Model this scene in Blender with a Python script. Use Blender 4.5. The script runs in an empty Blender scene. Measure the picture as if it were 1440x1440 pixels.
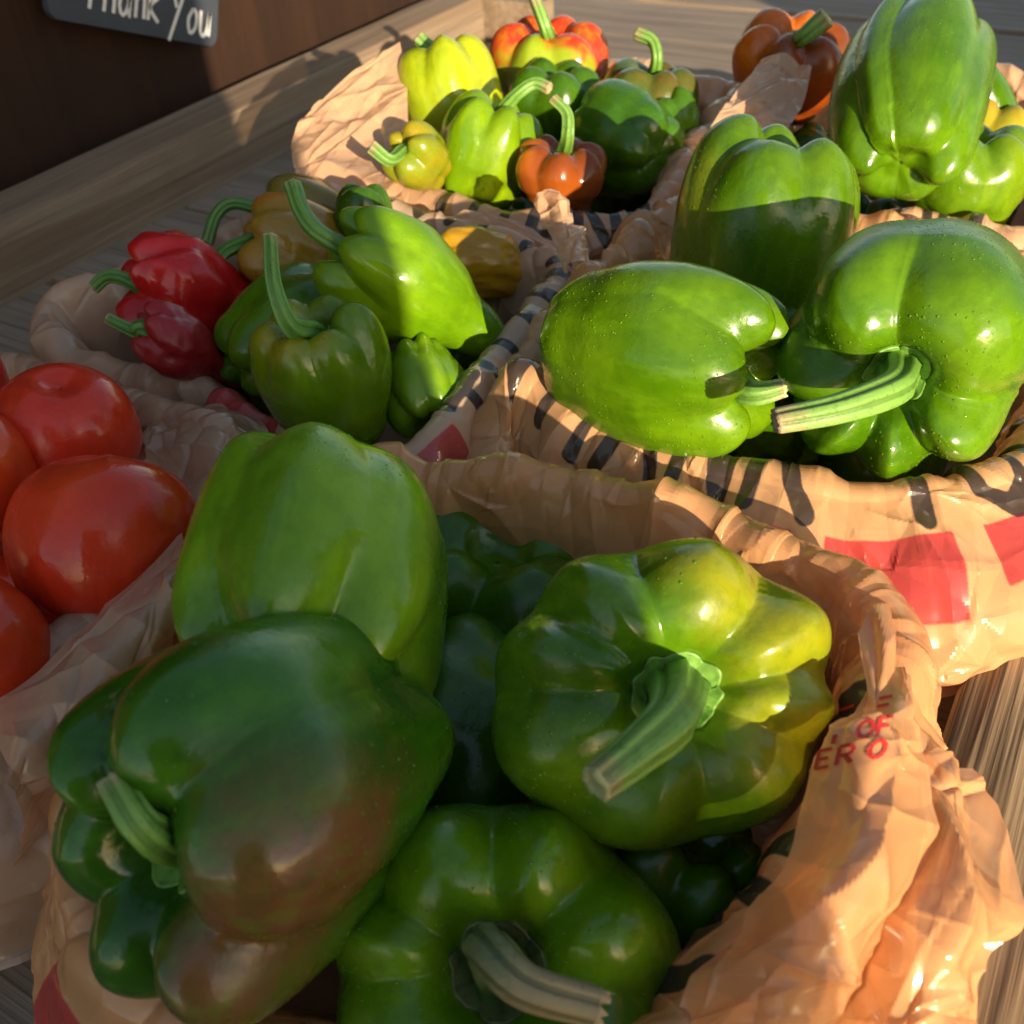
import bpy, math, random
import numpy as np
from mathutils import Vector, Matrix
from mathutils.bvhtree import BVHTree

random.seed(7)
rng = np.random.default_rng(7)
scene = bpy.context.scene
col = scene.collection
R = math.radians

# ------------------------------------------------------------------ camera, sky, sun
CAM_AXES = [[0.861388, -0.289692, 0.41724], [0.505134, 0.57487, -0.643711], [-0.053381, 0.765247, 0.641519]]

CAM_POS = (0.0, 0.0, 0.34)
cam_d = bpy.data.cameras.new('camera')
cam = bpy.data.objects.new('camera', cam_d)
col.objects.link(cam)
_a = CAM_AXES
cam.matrix_world = Matrix(((_a[0][0], _a[0][1], _a[0][2], CAM_POS[0]), (_a[1][0], _a[1][1], _a[1][2], CAM_POS[1]),
                           (_a[2][0], _a[2][1], _a[2][2], CAM_POS[2]), (0, 0, 0, 1)))
cam_d.sensor_width = 36.0
cam_d.lens = 36.0
cam_d.clip_start = 0.01
cam_d.clip_end = 300
cam_d.dof.use_dof = True
cam_d.dof.focus_distance = 0.38
cam_d.dof.aperture_fstop = 17
scene.camera = cam

SUN_TO = Vector((-0.79, 0.61, 0)).normalized()      # where the light travels, seen from above
SUN_EL = R(15)
world = bpy.data.worlds.new('World')
scene.world = world
world.use_nodes = True
wn = world.node_tree
bg = wn.nodes['Background']
sky = wn.nodes.new('ShaderNodeTexSky')
sky.sky_type = 'NISHITA'
sky.sun_disc = False
sky.sun_elevation = SUN_EL
sky.sun_rotation = math.atan2(-SUN_TO.x, -SUN_TO.y)
warm = wn.nodes.new('ShaderNodeMix'); warm.data_type = 'RGBA'; warm.blend_type = 'MULTIPLY'
warm.inputs[0].default_value = 1.0; warm.inputs[7].default_value = (1.0, 0.93, 0.80, 1)     # the phone's white balance
wn.links.new(sky.outputs[0], warm.inputs[6]); wn.links.new(warm.outputs[2], bg.inputs[0])
bg.inputs[1].default_value = 0.13
sun_d = bpy.data.lights.new('sun', 'SUN')
sun_d.energy = 4.7
sun_d.angle = R(0.5)
sun_d.color = (1.0, 0.83, 0.58)
sun = bpy.data.objects.new('sun', sun_d)
col.objects.link(sun)
sun_dir = Vector((SUN_TO.x * math.cos(SUN_EL), SUN_TO.y * math.cos(SUN_EL), -math.sin(SUN_EL)))
sun.rotation_euler = sun_dir.to_track_quat('-Z', 'Y').to_euler()
scene.view_settings.view_transform = 'Standard'
scene.view_settings.look = 'None'
scene.view_settings.exposure = 0.95
scene.view_settings.gamma = 1.0
scene.cycles.max_bounces = 8
scene.cycles.transparent_max_bounces = 12

PRODUCE = [
  {'name': 'bell_pepper', 'cat': 'pepper', 'label': 'dark green bell pepper with bronze blush, lying on its side at the front left', 'group': 'large green peppers in the front basket', 'c': [-0.1543, 0.1055, 0.102], 'X': [0.9767, 0.1019, 0.1889], 'Z': [0.0016, -0.8835, 0.4684], 'R': 0.045, 'H': 0.052, 'cre': [52, 112, 150, 226, 278, 330], 'stem': [[-0.1454, 0.069, 0.1297], [-0.1476, 0.0655, 0.1416], [-0.1591, 0.0693, 0.1467]], 'col': ((0.026, 0.105, 0.006), (0.055, 0.175, 0.01)), 'dim': 0.4, 'taper': 0.86, 'tip': 0.2, 'roll': 0, 'n': 3, 'noise': 0.1, 'seed': 11, 'dep': (0.19, 0.13, 0.24), 'sr': (5.2, 3.9), 'calyx': True, 'acc': ((0.17, 0.07, 0.025), (0.85, -0.15, 0.3), 0.68, 0.4), 'wr': 0.0, 'rough': 0.24, 'bend': 0.0, 'drop': 0.25, 'wet': 0.4},
  {'name': 'bell_pepper', 'cat': 'pepper', 'label': 'pale green bell pepper tilted stem down behind the bronze blushed one', 'group': 'large green peppers in the front basket', 'c': [-0.1915, 0.1736, 0.1087], 'X': [0.871, 0.488, -0.0574], 'Z': [0.469, -0.8605, -0.1988], 'R': 0.0465, 'H': 0.045, 'cre': [118, 160, 62, 10, -60, -130], 'stem': [[-0.1738, 0.1495, 0.1198], [-0.1697, 0.1422, 0.1177]], 'col': ((0.115, 0.27, 0.014), (0.19, 0.37, 0.02)), 'dim': 0.36, 'taper': 0.97, 'tip': 0.1, 'roll': 0, 'n': 3, 'noise': 0.05, 'seed': 12, 'dep': (0.25, 0.08, 0.16), 'sr': (5.5, 4.2), 'calyx': True, 'acc': None, 'wr': 0.0, 'rough': 0.24, 'bend': 0.0, 'drop': 0.5, 'wet': 0.5},
  {'name': 'bell_pepper', 'cat': 'pepper', 'label': 'large half sunlit green pepper with yellow orange shoulder and thick stem', 'group': 'large green peppers in the front basket', 'c': [-0.0754, 0.1898, 0.0963], 'X': [0.813, 0.5633, -0.1472], 'Z': [0.4512, -0.4499, 0.7707], 'R': 0.05, 'H': 0.03, 'cre': [104, 52, 10, -24, -78, -128, 180, 143], 'stem': [[-0.0591, 0.173, 0.125], [-0.0579, 0.1566, 0.1326], [-0.0608, 0.1417, 0.1351], [-0.0649, 0.1296, 0.135]], 'col': ((0.07, 0.185, 0.005), (0.135, 0.28, 0.008)), 'dim': 0.46, 'taper': 0.8, 'tip': 0.12, 'roll': 0, 'n': 3, 'noise': 0.05, 'seed': 13, 'dep': (0.24, 0.07, 0.14), 'sr': (8.2, 5.0), 'calyx': True, 'acc': ((0.26, 0.27, 0.006), (0.8, 0.3, 0.45), 0.4, 0.35), 'wr': 0.0, 'rough': 0.24, 'bend': 0.0, 'drop': 0.5, 'wet': 0.5},
  {'name': 'bell_pepper', 'cat': 'pepper', 'label': 'squat deep green pepper at the bottom edge with a frayed grey stem', 'group': 'large green peppers in the front basket', 'c': [-0.0869, 0.1163, 0.0455], 'X': [0.8881, 0.4564, 0.0541], 'Z': [0.1673, -0.4308, 0.8868], 'R': 0.0495, 'H': 0.042, 'cre': [92, 38, 150, 184, 238, 300, -12], 'stem': [[-0.0821, 0.1055, 0.0831], [-0.0782, 0.0967, 0.0982], [-0.0652, 0.0925, 0.101], [-0.0496, 0.0978, 0.0963]], 'col': ((0.068, 0.18, 0.004), (0.125, 0.27, 0.006)), 'dim': 0.46, 'taper': 0.8, 'tip': 0.12, 'roll': 0, 'n': 3, 'noise': 0.05, 'seed': 14, 'dep': (0.22, 0.06, 0.15), 'sr': (7.2, 4.8), 'calyx': True, 'acc': None, 'wr': 0.0, 'rough': 0.24, 'bend': 0.0, 'drop': 0.5, 'wet': 0.5},
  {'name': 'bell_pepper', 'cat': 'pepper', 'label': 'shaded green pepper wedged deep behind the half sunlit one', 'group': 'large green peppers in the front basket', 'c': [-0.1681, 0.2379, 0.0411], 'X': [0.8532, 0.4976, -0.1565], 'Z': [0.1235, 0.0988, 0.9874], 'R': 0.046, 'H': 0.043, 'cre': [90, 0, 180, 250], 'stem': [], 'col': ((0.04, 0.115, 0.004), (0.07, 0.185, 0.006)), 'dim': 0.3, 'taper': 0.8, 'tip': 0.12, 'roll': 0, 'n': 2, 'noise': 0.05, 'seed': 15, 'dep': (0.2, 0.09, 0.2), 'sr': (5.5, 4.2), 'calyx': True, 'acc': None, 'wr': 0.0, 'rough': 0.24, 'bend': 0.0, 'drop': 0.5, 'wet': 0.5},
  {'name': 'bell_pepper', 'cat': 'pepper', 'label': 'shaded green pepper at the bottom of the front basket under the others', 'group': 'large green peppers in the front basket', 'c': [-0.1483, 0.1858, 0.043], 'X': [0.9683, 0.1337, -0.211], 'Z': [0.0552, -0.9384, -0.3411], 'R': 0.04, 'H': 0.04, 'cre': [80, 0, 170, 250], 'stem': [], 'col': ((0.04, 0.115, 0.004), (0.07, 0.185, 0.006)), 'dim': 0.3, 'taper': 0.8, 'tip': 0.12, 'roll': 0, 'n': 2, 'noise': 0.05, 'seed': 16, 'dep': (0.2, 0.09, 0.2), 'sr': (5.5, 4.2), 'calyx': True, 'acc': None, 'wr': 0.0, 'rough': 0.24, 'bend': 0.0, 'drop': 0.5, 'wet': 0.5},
  {'name': 'bell_pepper', 'cat': 'pepper', 'label': 'sunlit green pepper lying with its short cut stem pointing right', 'group': 'green peppers in the right middle basket', 'c': [-0.1428, 0.3365, 0.1159], 'X': [0.0947, 0.9652, -0.2439], 'Z': [0.9916, -0.0697, 0.109], 'R': 0.0395, 'H': 0.047, 'cre': [75, 128, 35, -20, 200, 270], 'stem': [[-0.1022, 0.3204, 0.1169], [-0.0956, 0.3204, 0.122], [-0.0865, 0.3252, 0.124]], 'col': ((0.08, 0.205, 0.004), (0.15, 0.3, 0.007)), 'dim': 0.4, 'taper': 0.86, 'tip': 0.05, 'roll': 0, 'n': 3, 'noise': 0.05, 'seed': 21, 'dep': (0.2, 0.04, 0.1), 'sr': (6.8, 4.6), 'calyx': True, 'acc': None, 'wr': 0.0, 'rough': 0.24, 'bend': 0.0, 'drop': 0.8, 'wet': 0.5},
  {'name': 'bell_pepper', 'cat': 'pepper', 'label': 'biggest sunlit green pepper facing forward with a long stem pointing left', 'group': 'green peppers in the right middle basket', 'c': [-0.0537, 0.3742, 0.1268], 'X': [0.9924, 0.1223, -0.0102], 'Z': [0.1227, -0.9863, 0.1105], 'R': 0.048, 'H': 0.046, 'cre': [99, -9, 163, 212, 256, 302], 'stem': [[-0.0461, 0.3361, 0.1335], [-0.0459, 0.3132, 0.1417], [-0.0579, 0.2917, 0.1434], [-0.0739, 0.2793, 0.1415]], 'col': ((0.07, 0.195, 0.004), (0.135, 0.29, 0.007)), 'dim': 0.4, 'taper': 0.9, 'tip': 0.12, 'roll': 0, 'n': 3, 'noise': 0.05, 'seed': 22, 'dep': (0.22, 0.09, 0.2), 'sr': (7.4, 4.6), 'calyx': True, 'acc': None, 'wr': 0.0, 'rough': 0.24, 'bend': 0.0, 'drop': 0.9, 'wet': 0.5},
  {'name': 'bell_pepper', 'cat': 'pepper', 'label': 'upright green pepper half in shadow behind two sunlit ones', 'group': 'green peppers in the right middle basket', 'c': [-0.1405, 0.4596, 0.1131], 'X': [0.8643, 0.4721, -0.1735], 'Z': [-0.0306, -0.2951, -0.955], 'R': 0.0445, 'H': 0.052, 'cre': [85, 150, 30, -60, -120], 'stem': [], 'col': ((0.075, 0.185, 0.004), (0.13, 0.26, 0.007)), 'dim': 0.3, 'taper': 1.0, 'tip': 0.2, 'roll': 0, 'n': 3, 'noise': 0.05, 'seed': 23, 'dep': (0.18, 0.1, 0.22), 'sr': (5.5, 4.2), 'calyx': True, 'acc': ((0.16, 0.2, 0.012), (-0.9, 0.1, 0.2), 0.55, 0.3), 'wr': 0.0, 'rough': 0.24, 'bend': 0.0, 'drop': 0.5, 'wet': 0.5},
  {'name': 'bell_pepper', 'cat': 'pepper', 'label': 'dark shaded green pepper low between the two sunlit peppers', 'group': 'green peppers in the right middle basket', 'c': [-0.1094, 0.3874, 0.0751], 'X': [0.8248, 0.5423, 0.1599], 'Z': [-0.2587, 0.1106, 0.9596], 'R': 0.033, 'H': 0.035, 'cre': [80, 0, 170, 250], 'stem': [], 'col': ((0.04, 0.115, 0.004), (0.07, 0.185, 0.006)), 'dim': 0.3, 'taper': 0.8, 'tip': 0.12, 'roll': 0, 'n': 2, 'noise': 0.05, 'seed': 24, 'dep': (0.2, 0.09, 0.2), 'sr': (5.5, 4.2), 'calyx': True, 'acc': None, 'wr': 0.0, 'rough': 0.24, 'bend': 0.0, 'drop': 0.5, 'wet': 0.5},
  {'name': 'bell_pepper', 'cat': 'pepper', 'label': 'tall sunlit green pepper standing blossom end down at the top right', 'group': 'peppers in the far right basket', 'c': [-0.1133, 0.5996, 0.1424], 'X': [0.9575, 0.2384, -0.1625], 'Z': [-0.1728, 0.925, 0.3384], 'R': 0.0405, 'H': 0.06, 'cre': [78, 150, 20, -50, -120, 210], 'stem': [], 'col': ((0.068, 0.18, 0.004), (0.125, 0.27, 0.006)), 'dim': 0.3, 'taper': 0.9, 'tip': 0.16, 'roll': 0, 'n': 3, 'noise': 0.05, 'seed': 31, 'dep': (0.15, 0.075, 0.16), 'sr': (5.5, 4.2), 'calyx': True, 'acc': None, 'wr': 0.0, 'rough': 0.24, 'bend': 0.1, 'drop': 0.5, 'wet': 0.5},
  {'name': 'bell_pepper', 'cat': 'pepper', 'label': 'narrow light green pepper leaning behind the tall green one', 'group': 'peppers in the far right basket', 'c': [-0.082, 0.7042, 0.1023], 'X': [0.6136, 0.5669, 0.5497], 'Z': [-0.6131, -0.0967, 0.784], 'R': 0.019, 'H': 0.04, 'cre': [90, 0, 200], 'stem': [], 'col': ((0.068, 0.18, 0.004), (0.125, 0.27, 0.006)), 'dim': 0.3, 'taper': 0.7, 'tip': 0.12, 'roll': 0, 'n': 2, 'noise': 0.05, 'seed': 32, 'dep': (0.2, 0.09, 0.2), 'sr': (5.5, 4.2), 'calyx': True, 'acc': None, 'wr': 0.0, 'rough': 0.24, 'bend': 0.0, 'drop': 0.5, 'wet': 0.5},
  {'name': 'bell_pepper', 'cat': 'pepper', 'label': 'squat yellow green pepper with a short upright stem at the right edge', 'group': 'peppers in the far right basket', 'c': [-0.0751, 0.6104, 0.0972], 'X': [0.8605, 0.5084, -0.0332], 'Z': [-0.0531, 0.1544, 0.9866], 'R': 0.036, 'H': 0.027, 'cre': [100, 40, -30, -90, -150, 165], 'stem': [[-0.0777, 0.6014, 0.1055], [-0.0784, 0.5949, 0.115], [-0.0827, 0.5999, 0.1197]], 'col': ((0.1, 0.25, 0.008), (0.2, 0.32, 0.012)), 'dim': 0.5, 'taper': 0.8, 'tip': 0.12, 'roll': 0, 'n': 2, 'noise': 0.05, 'seed': 33, 'dep': (0.2, 0.09, 0.2), 'sr': (5, 3.6), 'calyx': True, 'acc': None, 'wr': 0.0, 'rough': 0.24, 'bend': 0.0, 'drop': 0.5, 'wet': 0.5},
  {'name': 'bell_pepper', 'cat': 'pepper', 'label': 'mustard orange pepper tucked under the tall green pepper', 'group': 'peppers in the far right basket', 'c': [-0.0779, 0.6911, 0.0864], 'X': [0.8565, 0.4436, -0.2641], 'Z': [0.1172, 0.3311, 0.9363], 'R': 0.03, 'H': 0.028, 'cre': [90, 20, -50, -120, 160], 'stem': [], 'col': ((0.4, 0.2, 0.012), (0.3, 0.3, 0.015)), 'dim': 0.3, 'taper': 0.8, 'tip': 0.12, 'roll': 0, 'n': 2, 'noise': 0.05, 'seed': 34, 'dep': (0.2, 0.09, 0.2), 'sr': (5.5, 4.2), 'calyx': True, 'acc': None, 'wr': 0.0, 'rough': 0.24, 'bend': 0.0, 'drop': 0.5, 'wet': 0.5},
  {'name': 'bell_pepper', 'cat': 'pepper', 'label': 'dark red orange pepper with pale stem behind the folded bag corner', 'group': 'peppers in the far right basket', 'c': [-0.222, 0.7396, 0.1042], 'X': [0.8584, 0.5077, -0.0735], 'Z': [0.1547, -0.1195, 0.9807], 'R': 0.04, 'H': 0.033, 'cre': [95, 30, -30, -90, -150, 155], 'stem': [[-0.2152, 0.7159, 0.1227], [-0.2068, 0.7116, 0.1363], [-0.1946, 0.7157, 0.1481]], 'col': ((0.28, 0.05, 0.006), (0.12, 0.035, 0.006)), 'dim': 0.42, 'taper': 0.8, 'tip': 0.12, 'roll': 0, 'n': 2, 'noise': 0.05, 'seed': 35, 'dep': (0.2, 0.09, 0.2), 'sr': (5, 5.2), 'calyx': True, 'acc': ((0.55, 0.13, 0.008), (-0.7, 0.3, 0.6), 0.25, 0.3), 'wr': 0.0, 'rough': 0.24, 'bend': 0.0, 'drop': 0.5, 'wet': 0.5},
  {'name': 'bell_pepper', 'cat': 'pepper', 'label': 'boxy yellow green pepper beside the tall sunlit bag flap', 'group': 'small peppers in the far middle basket', 'c': [-0.3963, 0.5764, 0.1161], 'X': [0.7857, 0.5812, 0.2117], 'Z': [-0.3809, 0.1848, 0.906], 'R': 0.0335, 'H': 0.034, 'cre': [80, 20, -50, -110, 150], 'stem': [[-0.4165, 0.5806, 0.1413], [-0.418, 0.5806, 0.1469], [-0.4227, 0.5806, 0.15]], 'col': ((0.28, 0.37, 0.008), (0.4, 0.44, 0.01)), 'dim': 0.3, 'taper': 0.95, 'tip': 0.12, 'roll': 0, 'n': 2, 'noise': 0.05, 'seed': 41, 'dep': (0.2, 0.09, 0.2), 'sr': (4.2, 4.2), 'calyx': True, 'acc': None, 'wr': 0.0, 'rough': 0.24, 'bend': 0.0, 'drop': 0.5, 'wet': 0.5},
  {'name': 'bell_pepper', 'cat': 'pepper', 'label': 'red shouldered green pepper with upright stem at the back of the far basket', 'group': 'small peppers in the far middle basket', 'c': [-0.3777, 0.6724, 0.1069], 'X': [0.8614, 0.5051, -0.0534], 'Z': [0.0615, 0.0006, 0.9981], 'R': 0.042, 'H': 0.031, 'cre': [92, 40, -25, -88, -150, 150], 'stem': [[-0.3697, 0.6569, 0.1251], [-0.3674, 0.6519, 0.1419], [-0.3776, 0.6555, 0.16]], 'col': ((0.28, 0.36, 0.014), (0.2, 0.3, 0.012)), 'dim': 0.42, 'taper': 0.8, 'tip': 0.12, 'roll': 0, 'n': 2, 'noise': 0.05, 'seed': 42, 'dep': (0.2, 0.09, 0.2), 'sr': (5.4, 4.2), 'calyx': True, 'acc': ((0.52, 0.04, 0.01), (0.35, 0.85, 0.25), -0.28, 0.14), 'wr': 0.0, 'rough': 0.24, 'bend': 0.0, 'drop': 0.5, 'wet': 0.5},
  {'name': 'bell_pepper', 'cat': 'pepper', 'label': 'dusky brown green pepper with a hooked stem at the far basket corner', 'group': 'small peppers in the far middle basket', 'c': [-0.2929, 0.6547, 0.0962], 'X': [0.8552, 0.4879, -0.1749], 'Z': [0.1033, 0.1702, 0.98], 'R': 0.035, 'H': 0.028, 'cre': [90, 30, -40, -100, -160], 'stem': [[-0.2835, 0.6517, 0.1183], [-0.2846, 0.6518, 0.1317], [-0.2903, 0.6568, 0.1404], [-0.3016, 0.6578, 0.144]], 'col': ((0.07, 0.1, 0.01), (0.16, 0.07, 0.01)), 'dim': 0.4, 'taper': 0.8, 'tip': 0.12, 'roll': 0, 'n': 2, 'noise': 0.05, 'seed': 43, 'dep': (0.2, 0.09, 0.2), 'sr': (4.4, 3.6), 'calyx': True, 'acc': None, 'wr': 0.0, 'rough': 0.24, 'bend': 0.0, 'drop': 0.5, 'wet': 0.5},
  {'name': 'bell_pepper', 'cat': 'pepper', 'label': 'bright sunlit light green pepper with an arching stem in the far basket', 'group': 'small peppers in the far middle basket', 'c': [-0.3411, 0.5239, 0.1055], 'X': [0.8346, 0.3979, -0.3809], 'Z': [0.225, 0.3847, 0.8952], 'R': 0.0305, 'H': 0.031, 'cre': [100, 35, -40, -100, -160], 'stem': [[-0.3273, 0.5307, 0.1283], [-0.3222, 0.5367, 0.1404], [-0.3148, 0.5428, 0.1447], [-0.3056, 0.5435, 0.1427]], 'col': ((0.17, 0.34, 0.006), (0.27, 0.42, 0.01)), 'dim': 0.36, 'taper': 0.85, 'tip': 0.12, 'roll': 0, 'n': 2, 'noise': 0.05, 'seed': 44, 'dep': (0.26, 0.1, 0.2), 'sr': (4, 3.2), 'calyx': True, 'acc': None, 'wr': 0.0, 'rough': 0.24, 'bend': 0.0, 'drop': 0.5, 'wet': 0.5},
  {'name': 'bell_pepper', 'cat': 'pepper', 'label': 'small orange brown pepper with an upright curled stem', 'group': 'small peppers in the far middle basket', 'c': [-0.2869, 0.5226, 0.1001], 'X': [0.8604, 0.5027, -0.0833], 'Z': [0.0444, 0.0888, 0.9951], 'R': 0.0305, 'H': 0.019, 'cre': [95, 40, -15, -70, -125, 170, 140], 'stem': [[-0.2803, 0.5145, 0.1126], [-0.2777, 0.5137, 0.1289], [-0.2806, 0.5187, 0.1389], [-0.2897, 0.5197, 0.1458]], 'col': ((0.36, 0.085, 0.01), (0.2, 0.045, 0.008)), 'dim': 0.46, 'taper': 0.8, 'tip': 0.12, 'roll': 0, 'n': 2, 'noise': 0.05, 'seed': 45, 'dep': (0.24, 0.14, 0.2), 'sr': (4.4, 3.0), 'calyx': True, 'acc': ((0.55, 0.17, 0.008), (-0.8, 0.1, 0.5), 0.42, 0.3), 'wr': 0.0, 'rough': 0.24, 'bend': 0.0, 'drop': 0.5, 'wet': 0.5},
  {'name': 'bell_pepper', 'cat': 'pepper', 'label': 'mid green pepper lying in shade right of the small orange one', 'group': 'small peppers in the far middle basket', 'c': [-0.2797, 0.5978, 0.0929], 'X': [0.4476, 0.8838, -0.1364], 'Z': [-0.8933, 0.4351, -0.1124], 'R': 0.036, 'H': 0.036, 'cre': [80, 10, -60, -130, 150], 'stem': [], 'col': ((0.05, 0.16, 0.012), (0.09, 0.22, 0.014)), 'dim': 0.3, 'taper': 0.8, 'tip': 0.12, 'roll': 0, 'n': 2, 'noise': 0.05, 'seed': 46, 'dep': (0.2, 0.09, 0.2), 'sr': (5.5, 4.2), 'calyx': True, 'acc': None, 'wr': 0.0, 'rough': 0.24, 'bend': 0.0, 'drop': 0.5, 'wet': 0.5},
  {'name': 'bell_pepper', 'cat': 'pepper', 'label': 'small dark green pepper with a bent stem at the right of the far basket', 'group': 'small peppers in the far middle basket', 'c': [-0.2638, 0.6365, 0.0903], 'X': [0.7926, 0.5443, 0.2749], 'Z': [-0.3426, 0.0245, 0.9392], 'R': 0.022, 'H': 0.026, 'cre': [90, 10, -70, -150], 'stem': [[-0.2685, 0.6366, 0.1027], [-0.2754, 0.6289, 0.1089], [-0.2764, 0.6127, 0.1057]], 'col': ((0.04, 0.115, 0.004), (0.07, 0.185, 0.006)), 'dim': 0.3, 'taper': 0.8, 'tip': 0.12, 'roll': 0, 'n': 2, 'noise': 0.05, 'seed': 47, 'dep': (0.2, 0.09, 0.2), 'sr': (4, 3.4), 'calyx': True, 'acc': None, 'wr': 0.0, 'rough': 0.24, 'bend': 0.0, 'drop': 0.5, 'wet': 0.5},
  {'name': 'bell_pepper', 'cat': 'pepper', 'label': 'small yellow and orange pepper whose pale stem points left over the bag rim', 'group': 'small peppers in the far middle basket', 'c': [-0.3589, 0.4816, 0.1136], 'X': [0.8648, 0.1054, 0.491], 'Z': [-0.3049, -0.6667, 0.6801], 'R': 0.019, 'H': 0.018, 'cre': [90, 20, -50, -120, 160], 'stem': [[-0.3528, 0.4592, 0.1184], [-0.3588, 0.4522, 0.1246], [-0.367, 0.4482, 0.1321]], 'col': ((0.32, 0.23, 0.01), (0.16, 0.26, 0.01)), 'dim': 0.4, 'taper': 0.8, 'tip': 0.12, 'roll': 0, 'n': 2, 'noise': 0.05, 'seed': 48, 'dep': (0.2, 0.09, 0.2), 'sr': (3.8, 3.4), 'calyx': True, 'acc': None, 'wr': 0.0, 'rough': 0.24, 'bend': 0.0, 'drop': 0.5, 'wet': 0.5},
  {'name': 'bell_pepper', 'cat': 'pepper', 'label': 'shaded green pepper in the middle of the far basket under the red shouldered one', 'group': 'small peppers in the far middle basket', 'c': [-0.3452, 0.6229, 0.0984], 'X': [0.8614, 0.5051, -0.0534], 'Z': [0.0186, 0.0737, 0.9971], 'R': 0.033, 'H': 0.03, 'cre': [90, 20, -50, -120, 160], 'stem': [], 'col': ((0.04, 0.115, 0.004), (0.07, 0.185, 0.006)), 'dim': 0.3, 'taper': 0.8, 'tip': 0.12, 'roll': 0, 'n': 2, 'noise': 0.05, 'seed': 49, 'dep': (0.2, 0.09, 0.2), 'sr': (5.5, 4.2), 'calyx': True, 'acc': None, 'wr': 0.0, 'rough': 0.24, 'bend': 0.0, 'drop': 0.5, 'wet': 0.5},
  {'name': 'bell_pepper', 'cat': 'pepper', 'label': 'glossy wrinkled red pepper with a hooked green stem', 'group': 'small peppers in the left middle basket', 'c': [-0.4012, 0.3271, 0.0874], 'X': [0.7023, -0.0892, 0.7063], 'Z': [-0.58, -0.6469, 0.495], 'R': 0.0325, 'H': 0.036, 'cre': [95, 30, -40, -110, 160], 'stem': [[-0.4208, 0.3091, 0.1008], [-0.4259, 0.306, 0.1057], [-0.4329, 0.3021, 0.1064], [-0.4376, 0.2966, 0.1023]], 'col': ((0.56, 0.012, 0.012), (0.42, 0.008, 0.01)), 'dim': 0.4, 'taper': 0.55, 'tip': 0, 'roll': 0, 'n': 2, 'noise': 0.05, 'seed': 51, 'dep': (0.24, 0.12, 0.1), 'sr': (4, 3), 'calyx': True, 'acc': None, 'wr': 0.11, 'rough': 0.2, 'bend': 0.0, 'drop': 0, 'wet': 0.5},
  {'name': 'bell_pepper', 'cat': 'pepper', 'label': 'small shrivelled dark red pepper with a split pale stem end', 'group': 'small peppers in the left middle basket', 'c': [-0.3649, 0.2876, 0.0865], 'X': [0.7698, 0.1917, 0.6088], 'Z': [-0.4392, -0.533, 0.7232], 'R': 0.0175, 'H': 0.029, 'cre': [90, 20, -60, -140, 150], 'stem': [[-0.3739, 0.2738, 0.0973], [-0.3801, 0.2707, 0.1043], [-0.3913, 0.2666, 0.1106]], 'col': ((0.34, 0.012, 0.016), (0.24, 0.009, 0.014)), 'dim': 0.25, 'taper': 0.4, 'tip': 0, 'roll': 0, 'n': 2, 'noise': 0.05, 'seed': 52, 'dep': (0.2, 0.09, 0.2), 'sr': (4.2, 3), 'calyx': True, 'acc': None, 'wr': 0.1, 'rough': 0.33, 'bend': 0.0, 'drop': 0, 'wet': 0.5},
  {'name': 'bell_pepper', 'cat': 'pepper', 'label': 'orange and olive pepper with a curved green stem beside the red one', 'group': 'small peppers in the left middle basket', 'c': [-0.3735, 0.3839, 0.0952], 'X': [0.6136, -0.0497, 0.7881], 'Z': [-0.6518, -0.5952, 0.47], 'R': 0.0285, 'H': 0.031, 'cre': [95, 20, -40, -120, 160], 'stem': [[-0.3919, 0.3633, 0.1052], [-0.3951, 0.3508, 0.1072], [-0.395, 0.3421, 0.1031], [-0.3914, 0.3342, 0.0944]], 'col': ((0.36, 0.17, 0.012), (0.26, 0.16, 0.014)), 'dim': 0.35, 'taper': 0.85, 'tip': 0.12, 'roll': 0, 'n': 2, 'noise': 0.05, 'seed': 53, 'dep': (0.2, 0.09, 0.2), 'sr': (3.8, 3.4), 'calyx': True, 'acc': ((0.5, 0.13, 0.008), (-0.2, 0.7, 0.6), 0.55, 0.3), 'wr': 0.0, 'rough': 0.24, 'bend': 0.0, 'drop': 0.1, 'wet': 0.5},
  {'name': 'bell_pepper', 'cat': 'pepper', 'label': 'olive brown pepper with an arched stem behind the orange one', 'group': 'small peppers in the left middle basket', 'c': [-0.3985, 0.4219, 0.0873], 'X': [0.462, 0.1798, 0.8685], 'Z': [-0.7326, -0.4745, 0.488], 'R': 0.028, 'H': 0.03, 'cre': [95, 20, -40, -120, 160], 'stem': [[-0.4264, 0.4097, 0.1026], [-0.4353, 0.4013, 0.1061], [-0.4408, 0.391, 0.1024], [-0.4408, 0.3794, 0.0909]], 'col': ((0.2, 0.14, 0.02), (0.14, 0.12, 0.015)), 'dim': 0.3, 'taper': 0.85, 'tip': 0.12, 'roll': 0, 'n': 2, 'noise': 0.05, 'seed': 54, 'dep': (0.2, 0.09, 0.2), 'sr': (3.6, 3.2), 'calyx': True, 'acc': None, 'wr': 0.0, 'rough': 0.24, 'bend': 0.0, 'drop': 0.1, 'wet': 0.5},
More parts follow.
